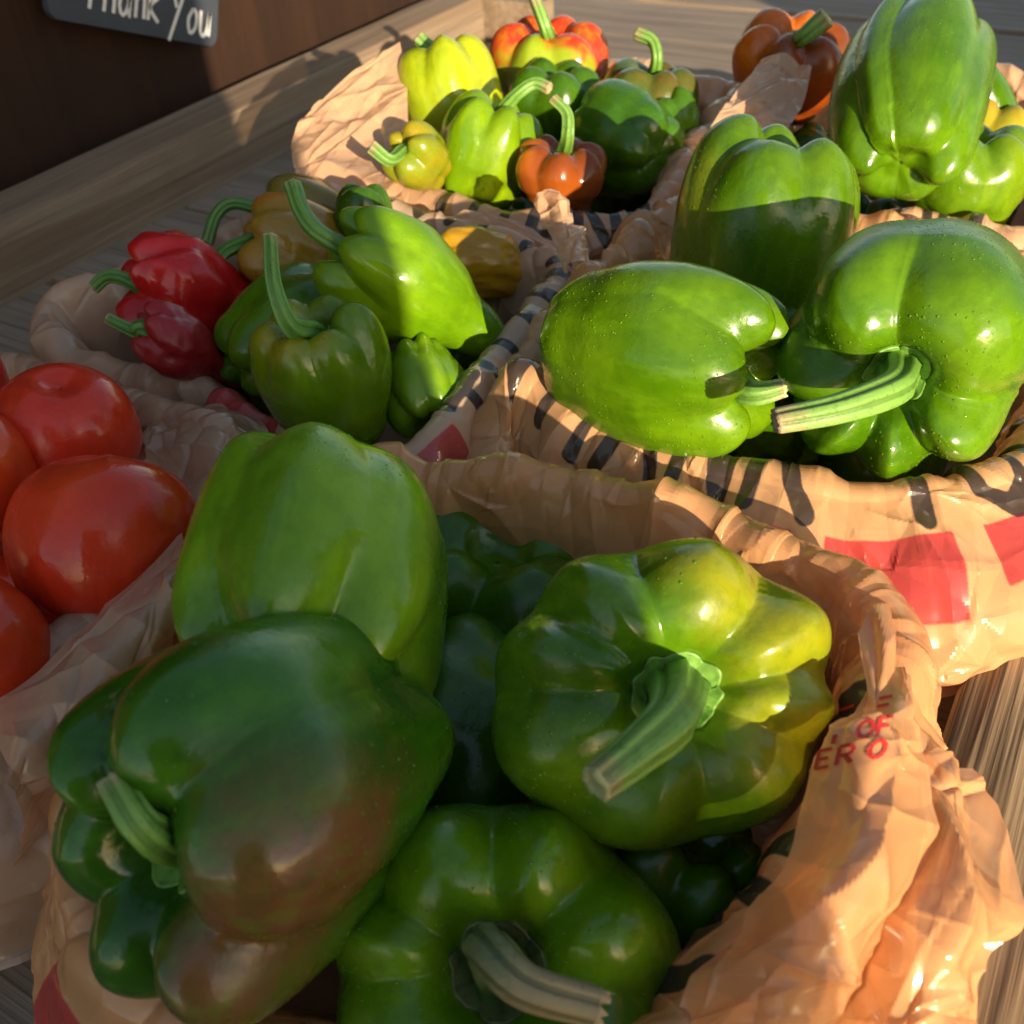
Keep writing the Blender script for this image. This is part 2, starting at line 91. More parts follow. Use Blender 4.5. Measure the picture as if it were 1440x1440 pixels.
  {'name': 'bell_pepper', 'cat': 'pepper', 'label': 'pointed light green pepper with one sunlit side and a long stem', 'group': 'small peppers in the left middle basket', 'c': [-0.268, 0.35, 0.1094], 'X': [0.549, 0.3286, 0.7685], 'Z': [-0.6651, -0.385, 0.6398], 'R': 0.0295, 'H': 0.047, 'cre': [100, 40, -30, -100, 165], 'stem': [[-0.2942, 0.3312, 0.1358], [-0.3043, 0.3263, 0.1436], [-0.3154, 0.3292, 0.1506], [-0.3258, 0.3372, 0.1591]], 'col': ((0.15, 0.33, 0.006), (0.22, 0.41, 0.01)), 'dim': 0.4, 'taper': 0.52, 'tip': 0, 'roll': 0, 'n': 3, 'noise': 0.05, 'seed': 55, 'dep': (0.2, 0.04, 0.05), 'sr': (4.6, 3.6), 'calyx': True, 'acc': None, 'wr': 0.0, 'rough': 0.22, 'bend': 0.0, 'drop': 0, 'wet': 0.5},
  {'name': 'bell_pepper', 'cat': 'pepper', 'label': 'small green pepper standing upright in shade with a long curved stem', 'group': 'small peppers in the left middle basket', 'c': [-0.2735, 0.2813, 0.0987], 'X': [0.8639, 0.4977, 0.0768], 'Z': [-0.0369, -0.0896, 0.9953], 'R': 0.0285, 'H': 0.034, 'cre': [100, 38, -28, -80, -140, 160], 'stem': [[-0.2707, 0.27, 0.1229], [-0.2728, 0.2645, 0.1375], [-0.2799, 0.268, 0.1518], [-0.2893, 0.2808, 0.1646]], 'col': ((0.09, 0.21, 0.005), (0.15, 0.26, 0.008)), 'dim': 0.34, 'taper': 0.78, 'tip': 0.12, 'roll': 0, 'n': 3, 'noise': 0.05, 'seed': 56, 'dep': (0.18, 0.02, 0.06), 'sr': (5.2, 3.2), 'calyx': True, 'acc': ((0.3, 0.24, 0.012), (-0.4, -0.2, 0.75), 0.62, 0.3), 'wr': 0.0, 'rough': 0.24, 'bend': 0.0, 'drop': 0.1, 'wet': 0.5},
  {'name': 'bell_pepper', 'cat': 'pepper', 'label': 'wrinkled mustard yellow pepper lying behind the pointed green pepper', 'group': 'small peppers in the left middle basket', 'c': [-0.2802, 0.4281, 0.0866], 'X': [0.5884, -0.5324, 0.6086], 'Z': [-0.7709, -0.5965, 0.2235], 'R': 0.0195, 'H': 0.029, 'cre': [90, 20, -50, -120, 160], 'stem': [], 'col': ((0.52, 0.28, 0.008), (0.36, 0.2, 0.01)), 'dim': 0.3, 'taper': 0.75, 'tip': -0.05, 'roll': 0, 'n': 2, 'noise': 0.05, 'seed': 57, 'dep': (0.2, 0.09, 0.2), 'sr': (5.5, 4.2), 'calyx': True, 'acc': None, 'wr': 0.08, 'rough': 0.24, 'bend': 0.0, 'drop': 0, 'wet': 0.5},
  {'name': 'bell_pepper', 'cat': 'pepper', 'label': 'dark green pepper lying behind the small upright one', 'group': 'small peppers in the left middle basket', 'c': [-0.3357, 0.3227, 0.0871], 'X': [0.95, -0.2411, -0.1985], 'Z': [0.2682, 0.9555, 0.123], 'R': 0.03, 'H': 0.034, 'cre': [80, 0, 170, 250], 'stem': [], 'col': ((0.068, 0.18, 0.004), (0.125, 0.27, 0.006)), 'dim': 0.3, 'taper': 0.8, 'tip': 0.12, 'roll': 0, 'n': 2, 'noise': 0.05, 'seed': 58, 'dep': (0.2, 0.09, 0.2), 'sr': (5.5, 4.2), 'calyx': True, 'acc': None, 'wr': 0.0, 'rough': 0.24, 'bend': 0.0, 'drop': 0, 'wet': 0.5},
  {'name': 'bell_pepper', 'cat': 'pepper', 'label': 'ribbed dark green pepper low by the right rim of the left middle basket', 'group': 'small peppers in the left middle basket', 'c': [-0.2506, 0.3192, 0.0829], 'X': [0.7343, 0.6761, 0.0617], 'Z': [0.6185, -0.6288, -0.4712], 'R': 0.021, 'H': 0.022, 'cre': [90, 50, 20, 140, -30, -90], 'stem': [], 'col': ((0.17, 0.36, 0.015), (0.3, 0.44, 0.02)), 'dim': 0.3, 'taper': 0.8, 'tip': 0.12, 'roll': 0, 'n': 2, 'noise': 0.05, 'seed': 59, 'dep': (0.2, 0.09, 0.2), 'sr': (5.5, 4.2), 'calyx': True, 'acc': None, 'wr': 0.0, 'rough': 0.24, 'bend': 0.0, 'drop': 0, 'wet': 0.5},
  {'name': 'bell_pepper', 'cat': 'pepper', 'label': 'small green pepper peeking out behind the stem of the pointed pepper', 'group': 'small peppers in the left middle basket', 'c': [-0.349, 0.4102, 0.1056], 'X': [0.8614, 0.5051, -0.0534], 'Z': [-0.0725, 0.2263, 0.9714], 'R': 0.017, 'H': 0.02, 'cre': [90, 0, 180], 'stem': [], 'col': ((0.04, 0.115, 0.004), (0.07, 0.185, 0.006)), 'dim': 0.3, 'taper': 0.8, 'tip': 0.12, 'roll': 0, 'n': 2, 'noise': 0.05, 'seed': 60, 'dep': (0.2, 0.09, 0.2), 'sr': (5.5, 4.2), 'calyx': True, 'acc': None, 'wr': 0.0, 'rough': 0.24, 'bend': 0.0, 'drop': 0, 'wet': 0.5},
  {'name': 'tomato', 'cat': 'tomato', 'label': 'round red tomato with a small scar, at the back of its basket', 'group': 'tomatoes in the left basket', 'c': [-0.3495, 0.2011, 0.0988], 'X': [0.8414, 0.4999, -0.2053], 'Z': [0.1954, 0.0726, 0.978], 'R': 0.0305, 'H': 0.027, 'cre': [60, 170, 290], 'stem': [], 'col': ((0.6, 0.025, 0.014), (0.68, 0.045, 0.014)), 'dim': 0.1, 'taper': 1.0, 'tip': 0.06, 'roll': 0, 'n': 2, 'noise': 0.035, 'seed': 71, 'dep': (0.04, 0.02, 0.02), 'sr': (5.5, 4.2), 'calyx': False, 'acc': None, 'wr': 0.0, 'rough': 0.2, 'bend': 0.0, 'drop': 0, 'wet': 0.5},
  {'name': 'tomato', 'cat': 'tomato', 'label': 'orange red tomato with its dried stem end facing down toward the bag', 'group': 'tomatoes in the left basket', 'c': [-0.2854, 0.1633, 0.0972], 'X': [0.8614, 0.5051, -0.0534], 'Z': [0.3407, -0.6525, -0.6769], 'R': 0.0345, 'H': 0.0305, 'cre': [70, 140, 200, 330], 'stem': [[-0.2791, 0.1448, 0.0745], [-0.278, 0.1439, 0.0744]], 'col': ((0.72, 0.07, 0.012), (0.62, 0.035, 0.01)), 'dim': 0.14, 'taper': 0.94, 'tip': 0.04, 'roll': 0, 'n': 3, 'noise': 0.05, 'seed': 72, 'dep': (0.05, 0.02, 0.02), 'sr': (1.6, 1.2), 'calyx': True, 'acc': None, 'wr': 0.0, 'rough': 0.2, 'bend': 0.0, 'drop': 0, 'wet': 0.5},
  {'name': 'tomato', 'cat': 'tomato', 'label': 'red tomato cut by the left edge, between the round and orange red ones', 'group': 'tomatoes in the left basket', 'c': [-0.3553, 0.1577, 0.1059], 'X': [0.8592, 0.4869, -0.1573], 'Z': [0.0664, 0.1988, 0.9778], 'R': 0.0255, 'H': 0.025, 'cre': [60, 170, 290], 'stem': [], 'col': ((0.72, 0.07, 0.012), (0.62, 0.035, 0.01)), 'dim': 0.1, 'taper': 1.0, 'tip': 0.06, 'roll': 0, 'n': 2, 'noise': 0.05, 'seed': 73, 'dep': (0.04, 0.02, 0.02), 'sr': (5.5, 4.2), 'calyx': False, 'acc': None, 'wr': 0.0, 'rough': 0.2, 'bend': 0.0, 'drop': 0, 'wet': 0.5},
  {'name': 'tomato', 'cat': 'tomato', 'label': 'red tomato at the lower left edge below the orange red one', 'group': 'tomatoes in the left basket', 'c': [-0.2859, 0.1005, 0.089], 'X': [0.8592, 0.4869, -0.1573], 'Z': [0.0664, 0.1988, 0.9778], 'R': 0.0275, 'H': 0.027, 'cre': [60, 170, 290], 'stem': [], 'col': ((0.72, 0.07, 0.012), (0.62, 0.035, 0.01)), 'dim': 0.1, 'taper': 1.0, 'tip': 0.06, 'roll': 0, 'n': 2, 'noise': 0.05, 'seed': 74, 'dep': (0.04, 0.02, 0.02), 'sr': (5.5, 4.2), 'calyx': False, 'acc': None, 'wr': 0.0, 'rough': 0.2, 'bend': 0.0, 'drop': 0, 'wet': 0.5},
  {'name': 'tomato', 'cat': 'tomato', 'label': 'red tomato just peeking in at the left edge behind the round one', 'group': 'tomatoes in the left basket', 'c': [-0.4163, 0.1964, 0.1063], 'X': [0.8592, 0.4869, -0.1573], 'Z': [0.0664, 0.1988, 0.9778], 'R': 0.0245, 'H': 0.024, 'cre': [60, 170, 290], 'stem': [], 'col': ((0.6, 0.025, 0.014), (0.68, 0.045, 0.014)), 'dim': 0.1, 'taper': 1.0, 'tip': 0.06, 'roll': 0, 'n': 2, 'noise': 0.05, 'seed': 75, 'dep': (0.04, 0.02, 0.02), 'sr': (5.5, 4.2), 'calyx': False, 'acc': None, 'wr': 0.0, 'rough': 0.2, 'bend': 0.0, 'drop': 0, 'wet': 0.5},
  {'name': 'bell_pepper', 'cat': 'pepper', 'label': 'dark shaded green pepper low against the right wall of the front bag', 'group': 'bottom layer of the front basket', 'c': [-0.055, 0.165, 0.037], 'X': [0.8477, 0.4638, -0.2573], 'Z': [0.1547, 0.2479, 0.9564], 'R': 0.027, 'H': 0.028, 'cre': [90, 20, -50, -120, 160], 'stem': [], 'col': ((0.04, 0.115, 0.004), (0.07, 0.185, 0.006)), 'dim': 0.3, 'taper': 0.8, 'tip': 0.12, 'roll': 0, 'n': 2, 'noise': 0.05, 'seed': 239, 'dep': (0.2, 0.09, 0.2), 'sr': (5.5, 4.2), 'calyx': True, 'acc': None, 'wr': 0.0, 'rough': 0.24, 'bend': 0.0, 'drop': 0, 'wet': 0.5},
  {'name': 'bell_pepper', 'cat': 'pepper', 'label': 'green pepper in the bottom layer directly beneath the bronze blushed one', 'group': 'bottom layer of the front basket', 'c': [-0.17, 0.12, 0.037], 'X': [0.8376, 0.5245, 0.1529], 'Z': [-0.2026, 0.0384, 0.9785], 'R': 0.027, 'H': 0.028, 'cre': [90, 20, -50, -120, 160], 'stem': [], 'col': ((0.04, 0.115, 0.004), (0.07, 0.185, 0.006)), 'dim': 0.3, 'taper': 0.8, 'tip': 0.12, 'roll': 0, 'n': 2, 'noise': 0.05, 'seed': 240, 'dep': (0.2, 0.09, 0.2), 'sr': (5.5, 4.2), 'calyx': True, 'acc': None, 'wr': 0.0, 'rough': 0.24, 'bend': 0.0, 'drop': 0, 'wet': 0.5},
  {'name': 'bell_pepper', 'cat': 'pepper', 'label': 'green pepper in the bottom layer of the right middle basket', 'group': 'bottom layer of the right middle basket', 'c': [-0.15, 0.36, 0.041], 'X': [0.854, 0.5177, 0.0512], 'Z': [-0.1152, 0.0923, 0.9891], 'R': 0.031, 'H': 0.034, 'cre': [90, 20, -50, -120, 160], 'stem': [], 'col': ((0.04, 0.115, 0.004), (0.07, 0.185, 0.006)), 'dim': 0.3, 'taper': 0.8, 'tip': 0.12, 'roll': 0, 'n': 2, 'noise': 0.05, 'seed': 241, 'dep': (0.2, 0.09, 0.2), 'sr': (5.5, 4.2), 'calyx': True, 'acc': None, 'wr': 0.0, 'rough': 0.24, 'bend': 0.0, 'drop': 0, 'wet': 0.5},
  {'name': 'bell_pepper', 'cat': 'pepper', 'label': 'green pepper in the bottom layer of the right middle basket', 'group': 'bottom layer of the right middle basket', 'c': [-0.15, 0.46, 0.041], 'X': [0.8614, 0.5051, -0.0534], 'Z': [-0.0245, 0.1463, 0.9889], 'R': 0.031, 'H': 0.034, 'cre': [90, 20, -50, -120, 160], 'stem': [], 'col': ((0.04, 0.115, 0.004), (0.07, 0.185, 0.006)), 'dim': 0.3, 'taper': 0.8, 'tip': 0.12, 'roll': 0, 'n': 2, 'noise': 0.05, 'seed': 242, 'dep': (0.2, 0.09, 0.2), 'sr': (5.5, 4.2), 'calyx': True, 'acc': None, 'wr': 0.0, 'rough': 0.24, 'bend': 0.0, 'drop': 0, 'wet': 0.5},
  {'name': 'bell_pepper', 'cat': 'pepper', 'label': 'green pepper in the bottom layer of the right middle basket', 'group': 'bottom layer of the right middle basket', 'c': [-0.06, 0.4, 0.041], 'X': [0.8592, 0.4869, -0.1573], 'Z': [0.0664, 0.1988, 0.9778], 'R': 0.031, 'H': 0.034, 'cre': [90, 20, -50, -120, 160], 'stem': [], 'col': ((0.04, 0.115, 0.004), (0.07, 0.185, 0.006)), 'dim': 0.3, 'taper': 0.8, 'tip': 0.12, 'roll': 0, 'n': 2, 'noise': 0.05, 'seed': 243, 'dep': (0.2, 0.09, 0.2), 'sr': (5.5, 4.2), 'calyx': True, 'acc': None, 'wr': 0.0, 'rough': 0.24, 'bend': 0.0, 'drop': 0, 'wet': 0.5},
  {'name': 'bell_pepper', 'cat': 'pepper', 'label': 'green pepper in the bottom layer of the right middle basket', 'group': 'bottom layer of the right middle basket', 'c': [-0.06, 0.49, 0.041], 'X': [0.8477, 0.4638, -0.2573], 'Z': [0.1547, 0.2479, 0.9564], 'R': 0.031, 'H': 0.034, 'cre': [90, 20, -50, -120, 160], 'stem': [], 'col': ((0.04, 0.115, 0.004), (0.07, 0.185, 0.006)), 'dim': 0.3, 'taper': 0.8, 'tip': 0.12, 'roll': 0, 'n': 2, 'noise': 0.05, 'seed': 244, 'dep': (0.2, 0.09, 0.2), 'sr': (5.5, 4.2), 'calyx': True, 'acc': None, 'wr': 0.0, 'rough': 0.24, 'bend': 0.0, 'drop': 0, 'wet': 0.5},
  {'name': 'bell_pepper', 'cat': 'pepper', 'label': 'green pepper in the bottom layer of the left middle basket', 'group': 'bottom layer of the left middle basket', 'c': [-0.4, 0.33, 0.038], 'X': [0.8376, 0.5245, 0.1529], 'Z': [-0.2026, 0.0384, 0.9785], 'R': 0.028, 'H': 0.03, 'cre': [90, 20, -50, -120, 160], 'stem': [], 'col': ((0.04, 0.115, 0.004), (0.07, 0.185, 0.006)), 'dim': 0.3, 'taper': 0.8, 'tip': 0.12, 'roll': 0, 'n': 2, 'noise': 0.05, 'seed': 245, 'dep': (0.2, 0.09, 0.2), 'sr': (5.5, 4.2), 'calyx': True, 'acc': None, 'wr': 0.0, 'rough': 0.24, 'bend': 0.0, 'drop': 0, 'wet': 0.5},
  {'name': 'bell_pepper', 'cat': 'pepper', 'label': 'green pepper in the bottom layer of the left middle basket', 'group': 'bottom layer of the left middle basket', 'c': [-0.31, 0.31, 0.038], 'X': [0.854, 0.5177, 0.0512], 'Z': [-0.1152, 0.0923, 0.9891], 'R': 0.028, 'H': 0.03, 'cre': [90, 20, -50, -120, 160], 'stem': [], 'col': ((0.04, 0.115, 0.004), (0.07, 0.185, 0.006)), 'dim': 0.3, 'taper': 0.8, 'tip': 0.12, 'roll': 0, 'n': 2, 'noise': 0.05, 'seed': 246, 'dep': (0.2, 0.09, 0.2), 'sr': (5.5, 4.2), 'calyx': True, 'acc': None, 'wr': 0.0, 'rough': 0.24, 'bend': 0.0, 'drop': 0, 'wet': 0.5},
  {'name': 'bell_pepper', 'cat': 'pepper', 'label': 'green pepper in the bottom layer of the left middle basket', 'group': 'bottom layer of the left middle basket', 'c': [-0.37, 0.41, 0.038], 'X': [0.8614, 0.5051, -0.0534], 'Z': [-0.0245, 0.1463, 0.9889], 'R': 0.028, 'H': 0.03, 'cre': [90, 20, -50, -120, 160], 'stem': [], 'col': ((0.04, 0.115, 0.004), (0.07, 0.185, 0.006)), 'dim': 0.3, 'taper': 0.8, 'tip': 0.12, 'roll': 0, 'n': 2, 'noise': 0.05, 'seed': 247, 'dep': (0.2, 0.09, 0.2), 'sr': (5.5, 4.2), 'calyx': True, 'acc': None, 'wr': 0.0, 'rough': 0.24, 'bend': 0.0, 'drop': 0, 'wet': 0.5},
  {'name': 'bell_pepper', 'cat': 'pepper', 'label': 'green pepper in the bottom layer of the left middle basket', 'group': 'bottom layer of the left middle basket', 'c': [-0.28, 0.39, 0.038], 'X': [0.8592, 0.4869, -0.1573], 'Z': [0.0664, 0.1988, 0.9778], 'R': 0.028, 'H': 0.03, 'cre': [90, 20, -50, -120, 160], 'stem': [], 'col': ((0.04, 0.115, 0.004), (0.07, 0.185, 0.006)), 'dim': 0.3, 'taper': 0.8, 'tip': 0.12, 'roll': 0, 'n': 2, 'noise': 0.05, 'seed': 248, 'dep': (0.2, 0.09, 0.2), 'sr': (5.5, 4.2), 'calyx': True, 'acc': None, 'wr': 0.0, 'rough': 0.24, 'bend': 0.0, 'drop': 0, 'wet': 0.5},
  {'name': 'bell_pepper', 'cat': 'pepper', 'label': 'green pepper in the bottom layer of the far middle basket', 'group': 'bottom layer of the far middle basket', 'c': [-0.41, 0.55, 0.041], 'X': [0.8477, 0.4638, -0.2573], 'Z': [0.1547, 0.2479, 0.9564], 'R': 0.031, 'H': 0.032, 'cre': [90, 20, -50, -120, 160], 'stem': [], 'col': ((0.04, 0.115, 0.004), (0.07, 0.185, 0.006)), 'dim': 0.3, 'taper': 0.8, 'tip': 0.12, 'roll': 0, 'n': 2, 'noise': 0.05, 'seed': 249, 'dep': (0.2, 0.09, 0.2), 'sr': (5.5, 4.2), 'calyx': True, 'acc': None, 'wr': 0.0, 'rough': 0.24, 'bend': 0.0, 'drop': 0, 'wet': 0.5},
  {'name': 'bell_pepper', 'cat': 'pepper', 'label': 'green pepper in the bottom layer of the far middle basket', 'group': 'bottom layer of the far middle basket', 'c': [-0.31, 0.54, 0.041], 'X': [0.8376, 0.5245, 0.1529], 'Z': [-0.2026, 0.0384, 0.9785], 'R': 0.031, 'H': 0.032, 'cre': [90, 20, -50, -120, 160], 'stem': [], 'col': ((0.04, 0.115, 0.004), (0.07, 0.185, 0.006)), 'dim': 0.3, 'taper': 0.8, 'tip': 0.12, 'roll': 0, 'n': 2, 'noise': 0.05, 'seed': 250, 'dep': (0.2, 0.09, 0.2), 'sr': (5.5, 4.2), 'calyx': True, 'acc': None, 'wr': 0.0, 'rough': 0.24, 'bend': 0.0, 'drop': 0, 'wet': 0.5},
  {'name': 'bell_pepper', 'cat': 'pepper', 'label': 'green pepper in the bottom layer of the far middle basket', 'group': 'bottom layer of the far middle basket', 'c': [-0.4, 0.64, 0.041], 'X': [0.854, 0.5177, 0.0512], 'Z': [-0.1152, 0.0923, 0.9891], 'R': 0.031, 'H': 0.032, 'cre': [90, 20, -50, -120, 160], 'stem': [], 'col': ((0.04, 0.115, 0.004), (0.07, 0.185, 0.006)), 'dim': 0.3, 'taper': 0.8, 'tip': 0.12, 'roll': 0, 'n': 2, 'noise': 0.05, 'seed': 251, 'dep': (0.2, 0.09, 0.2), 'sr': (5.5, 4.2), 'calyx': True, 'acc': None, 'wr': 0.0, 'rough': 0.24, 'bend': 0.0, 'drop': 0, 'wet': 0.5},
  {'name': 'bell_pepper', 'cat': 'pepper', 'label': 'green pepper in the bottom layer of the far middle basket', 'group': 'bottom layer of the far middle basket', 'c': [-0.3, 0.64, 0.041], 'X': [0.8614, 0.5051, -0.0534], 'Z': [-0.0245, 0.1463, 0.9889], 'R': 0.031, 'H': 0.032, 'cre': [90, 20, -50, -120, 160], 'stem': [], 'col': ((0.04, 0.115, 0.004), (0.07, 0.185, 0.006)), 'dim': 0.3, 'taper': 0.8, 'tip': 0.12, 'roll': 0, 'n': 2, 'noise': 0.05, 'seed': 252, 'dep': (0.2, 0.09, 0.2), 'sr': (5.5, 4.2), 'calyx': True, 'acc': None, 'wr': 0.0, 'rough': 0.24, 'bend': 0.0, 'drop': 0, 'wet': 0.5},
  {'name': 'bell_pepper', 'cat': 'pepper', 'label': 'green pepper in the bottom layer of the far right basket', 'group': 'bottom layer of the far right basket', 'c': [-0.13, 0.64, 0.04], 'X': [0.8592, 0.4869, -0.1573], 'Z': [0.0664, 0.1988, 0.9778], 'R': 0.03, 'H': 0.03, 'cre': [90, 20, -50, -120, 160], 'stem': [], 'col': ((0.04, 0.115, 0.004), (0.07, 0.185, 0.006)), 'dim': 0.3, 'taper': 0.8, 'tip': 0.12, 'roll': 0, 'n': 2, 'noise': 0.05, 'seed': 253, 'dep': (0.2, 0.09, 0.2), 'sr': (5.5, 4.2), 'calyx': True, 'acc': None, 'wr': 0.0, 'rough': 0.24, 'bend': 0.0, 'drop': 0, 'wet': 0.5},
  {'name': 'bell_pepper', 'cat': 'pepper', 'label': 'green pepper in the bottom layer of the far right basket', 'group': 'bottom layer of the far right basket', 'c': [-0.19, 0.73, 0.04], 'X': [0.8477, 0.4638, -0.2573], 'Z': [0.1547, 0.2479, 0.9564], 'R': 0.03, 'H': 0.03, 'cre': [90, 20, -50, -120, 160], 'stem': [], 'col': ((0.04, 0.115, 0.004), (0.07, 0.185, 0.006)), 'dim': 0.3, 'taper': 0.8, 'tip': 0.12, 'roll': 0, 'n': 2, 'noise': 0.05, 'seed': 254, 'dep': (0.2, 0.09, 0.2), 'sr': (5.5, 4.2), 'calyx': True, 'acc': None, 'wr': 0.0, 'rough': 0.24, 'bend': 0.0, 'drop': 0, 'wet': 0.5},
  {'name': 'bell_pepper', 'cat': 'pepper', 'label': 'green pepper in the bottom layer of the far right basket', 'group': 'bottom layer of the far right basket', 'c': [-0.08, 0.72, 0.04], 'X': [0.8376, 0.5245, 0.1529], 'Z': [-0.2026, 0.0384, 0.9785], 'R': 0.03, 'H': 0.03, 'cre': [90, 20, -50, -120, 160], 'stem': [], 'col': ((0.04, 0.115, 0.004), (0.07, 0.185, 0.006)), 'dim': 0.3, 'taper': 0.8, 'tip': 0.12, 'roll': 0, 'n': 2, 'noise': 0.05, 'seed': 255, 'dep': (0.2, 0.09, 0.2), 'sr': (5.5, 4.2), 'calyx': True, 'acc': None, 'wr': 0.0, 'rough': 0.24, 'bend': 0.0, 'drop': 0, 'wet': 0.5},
  {'name': 'tomato', 'cat': 'tomato', 'label': 'red tomato in the bottom layer of the tomato basket', 'group': 'bottom layer of the tomato basket', 'c': [-0.42, 0.11, 0.038], 'X': [0.854, 0.5177, 0.0512], 'Z': [-0.1152, 0.0923, 0.9891], 'R': 0.028, 'H': 0.026, 'cre': [60, 170, 290], 'stem': [], 'col': ((0.6, 0.025, 0.014), (0.68, 0.045, 0.014)), 'dim': 0.1, 'taper': 1.0, 'tip': 0.06, 'roll': 0, 'n': 2, 'noise': 0.05, 'seed': 256, 'dep': (0.04, 0.02, 0.02), 'sr': (5.5, 4.2), 'calyx': False, 'acc': None, 'wr': 0.0, 'rough': 0.2, 'bend': 0.0, 'drop': 0, 'wet': 0.5},
  {'name': 'tomato', 'cat': 'tomato', 'label': 'red tomato in the bottom layer of the tomato basket', 'group': 'bottom layer of the tomato basket', 'c': [-0.36, 0.16, 0.038], 'X': [0.8614, 0.5051, -0.0534], 'Z': [-0.0245, 0.1463, 0.9889], 'R': 0.028, 'H': 0.026, 'cre': [60, 170, 290], 'stem': [], 'col': ((0.6, 0.025, 0.014), (0.68, 0.045, 0.014)), 'dim': 0.1, 'taper': 1.0, 'tip': 0.06, 'roll': 0, 'n': 2, 'noise': 0.05, 'seed': 257, 'dep': (0.04, 0.02, 0.02), 'sr': (5.5, 4.2), 'calyx': False, 'acc': None, 'wr': 0.0, 'rough': 0.2, 'bend': 0.0, 'drop': 0, 'wet': 0.5},
  {'name': 'tomato', 'cat': 'tomato', 'label': 'red tomato in the bottom layer of the tomato basket', 'group': 'bottom layer of the tomato basket', 'c': [-0.42, 0.19, 0.038], 'X': [0.8592, 0.4869, -0.1573], 'Z': [0.0664, 0.1988, 0.9778], 'R': 0.028, 'H': 0.026, 'cre': [60, 170, 290], 'stem': [], 'col': ((0.6, 0.025, 0.014), (0.68, 0.045, 0.014)), 'dim': 0.1, 'taper': 1.0, 'tip': 0.06, 'roll': 0, 'n': 2, 'noise': 0.05, 'seed': 258, 'dep': (0.04, 0.02, 0.02), 'sr': (5.5, 4.2), 'calyx': False, 'acc': None, 'wr': 0.0, 'rough': 0.2, 'bend': 0.0, 'drop': 0, 'wet': 0.5},
  {'name': 'tomato', 'cat': 'tomato', 'label': 'red tomato in the bottom layer of the tomato basket', 'group': 'bottom layer of the tomato basket', 'c': [-0.3, 0.12, 0.038], 'X': [0.8477, 0.4638, -0.2573], 'Z': [0.1547, 0.2479, 0.9564], 'R': 0.028, 'H': 0.026, 'cre': [60, 170, 290], 'stem': [], 'col': ((0.6, 0.025, 0.014), (0.68, 0.045, 0.014)), 'dim': 0.1, 'taper': 1.0, 'tip': 0.06, 'roll': 0, 'n': 2, 'noise': 0.05, 'seed': 259, 'dep': (0.04, 0.02, 0.02), 'sr': (5.5, 4.2), 'calyx': False, 'acc': None, 'wr': 0.0, 'rough': 0.2, 'bend': 0.0, 'drop': 0, 'wet': 0.5},
  {'name': 'tomato', 'cat': 'tomato', 'label': 'red tomato in the bottom layer of the tomato basket', 'group': 'bottom layer of the tomato basket', 'c': [-0.36, 0.09, 0.038], 'X': [0.8376, 0.5245, 0.1529], 'Z': [-0.2026, 0.0384, 0.9785], 'R': 0.028, 'H': 0.026, 'cre': [60, 170, 290], 'stem': [], 'col': ((0.6, 0.025, 0.014), (0.68, 0.045, 0.014)), 'dim': 0.1, 'taper': 1.0, 'tip': 0.06, 'roll': 0, 'n': 2, 'noise': 0.05, 'seed': 260, 'dep': (0.04, 0.02, 0.02), 'sr': (5.5, 4.2), 'calyx': False, 'acc': None, 'wr': 0.0, 'rough': 0.2, 'bend': 0.0, 'drop': 0, 'wet': 0.5},
  {'name': 'tomato', 'cat': 'tomato', 'label': 'red tomato in the bottom layer of the tomato basket', 'group': 'bottom layer of the tomato basket', 'c': [-0.305, 0.185, 0.038], 'X': [0.854, 0.5177, 0.0512], 'Z': [-0.1152, 0.0923, 0.9891], 'R': 0.028, 'H': 0.026, 'cre': [60, 170, 290], 'stem': [], 'col': ((0.6, 0.025, 0.014), (0.68, 0.045, 0.014)), 'dim': 0.1, 'taper': 1.0, 'tip': 0.06, 'roll': 0, 'n': 2, 'noise': 0.05, 'seed': 261, 'dep': (0.04, 0.02, 0.02), 'sr': (5.5, 4.2), 'calyx': False, 'acc': None, 'wr': 0.0, 'rough': 0.2, 'bend': 0.0, 'drop': 0, 'wet': 0.5},
]
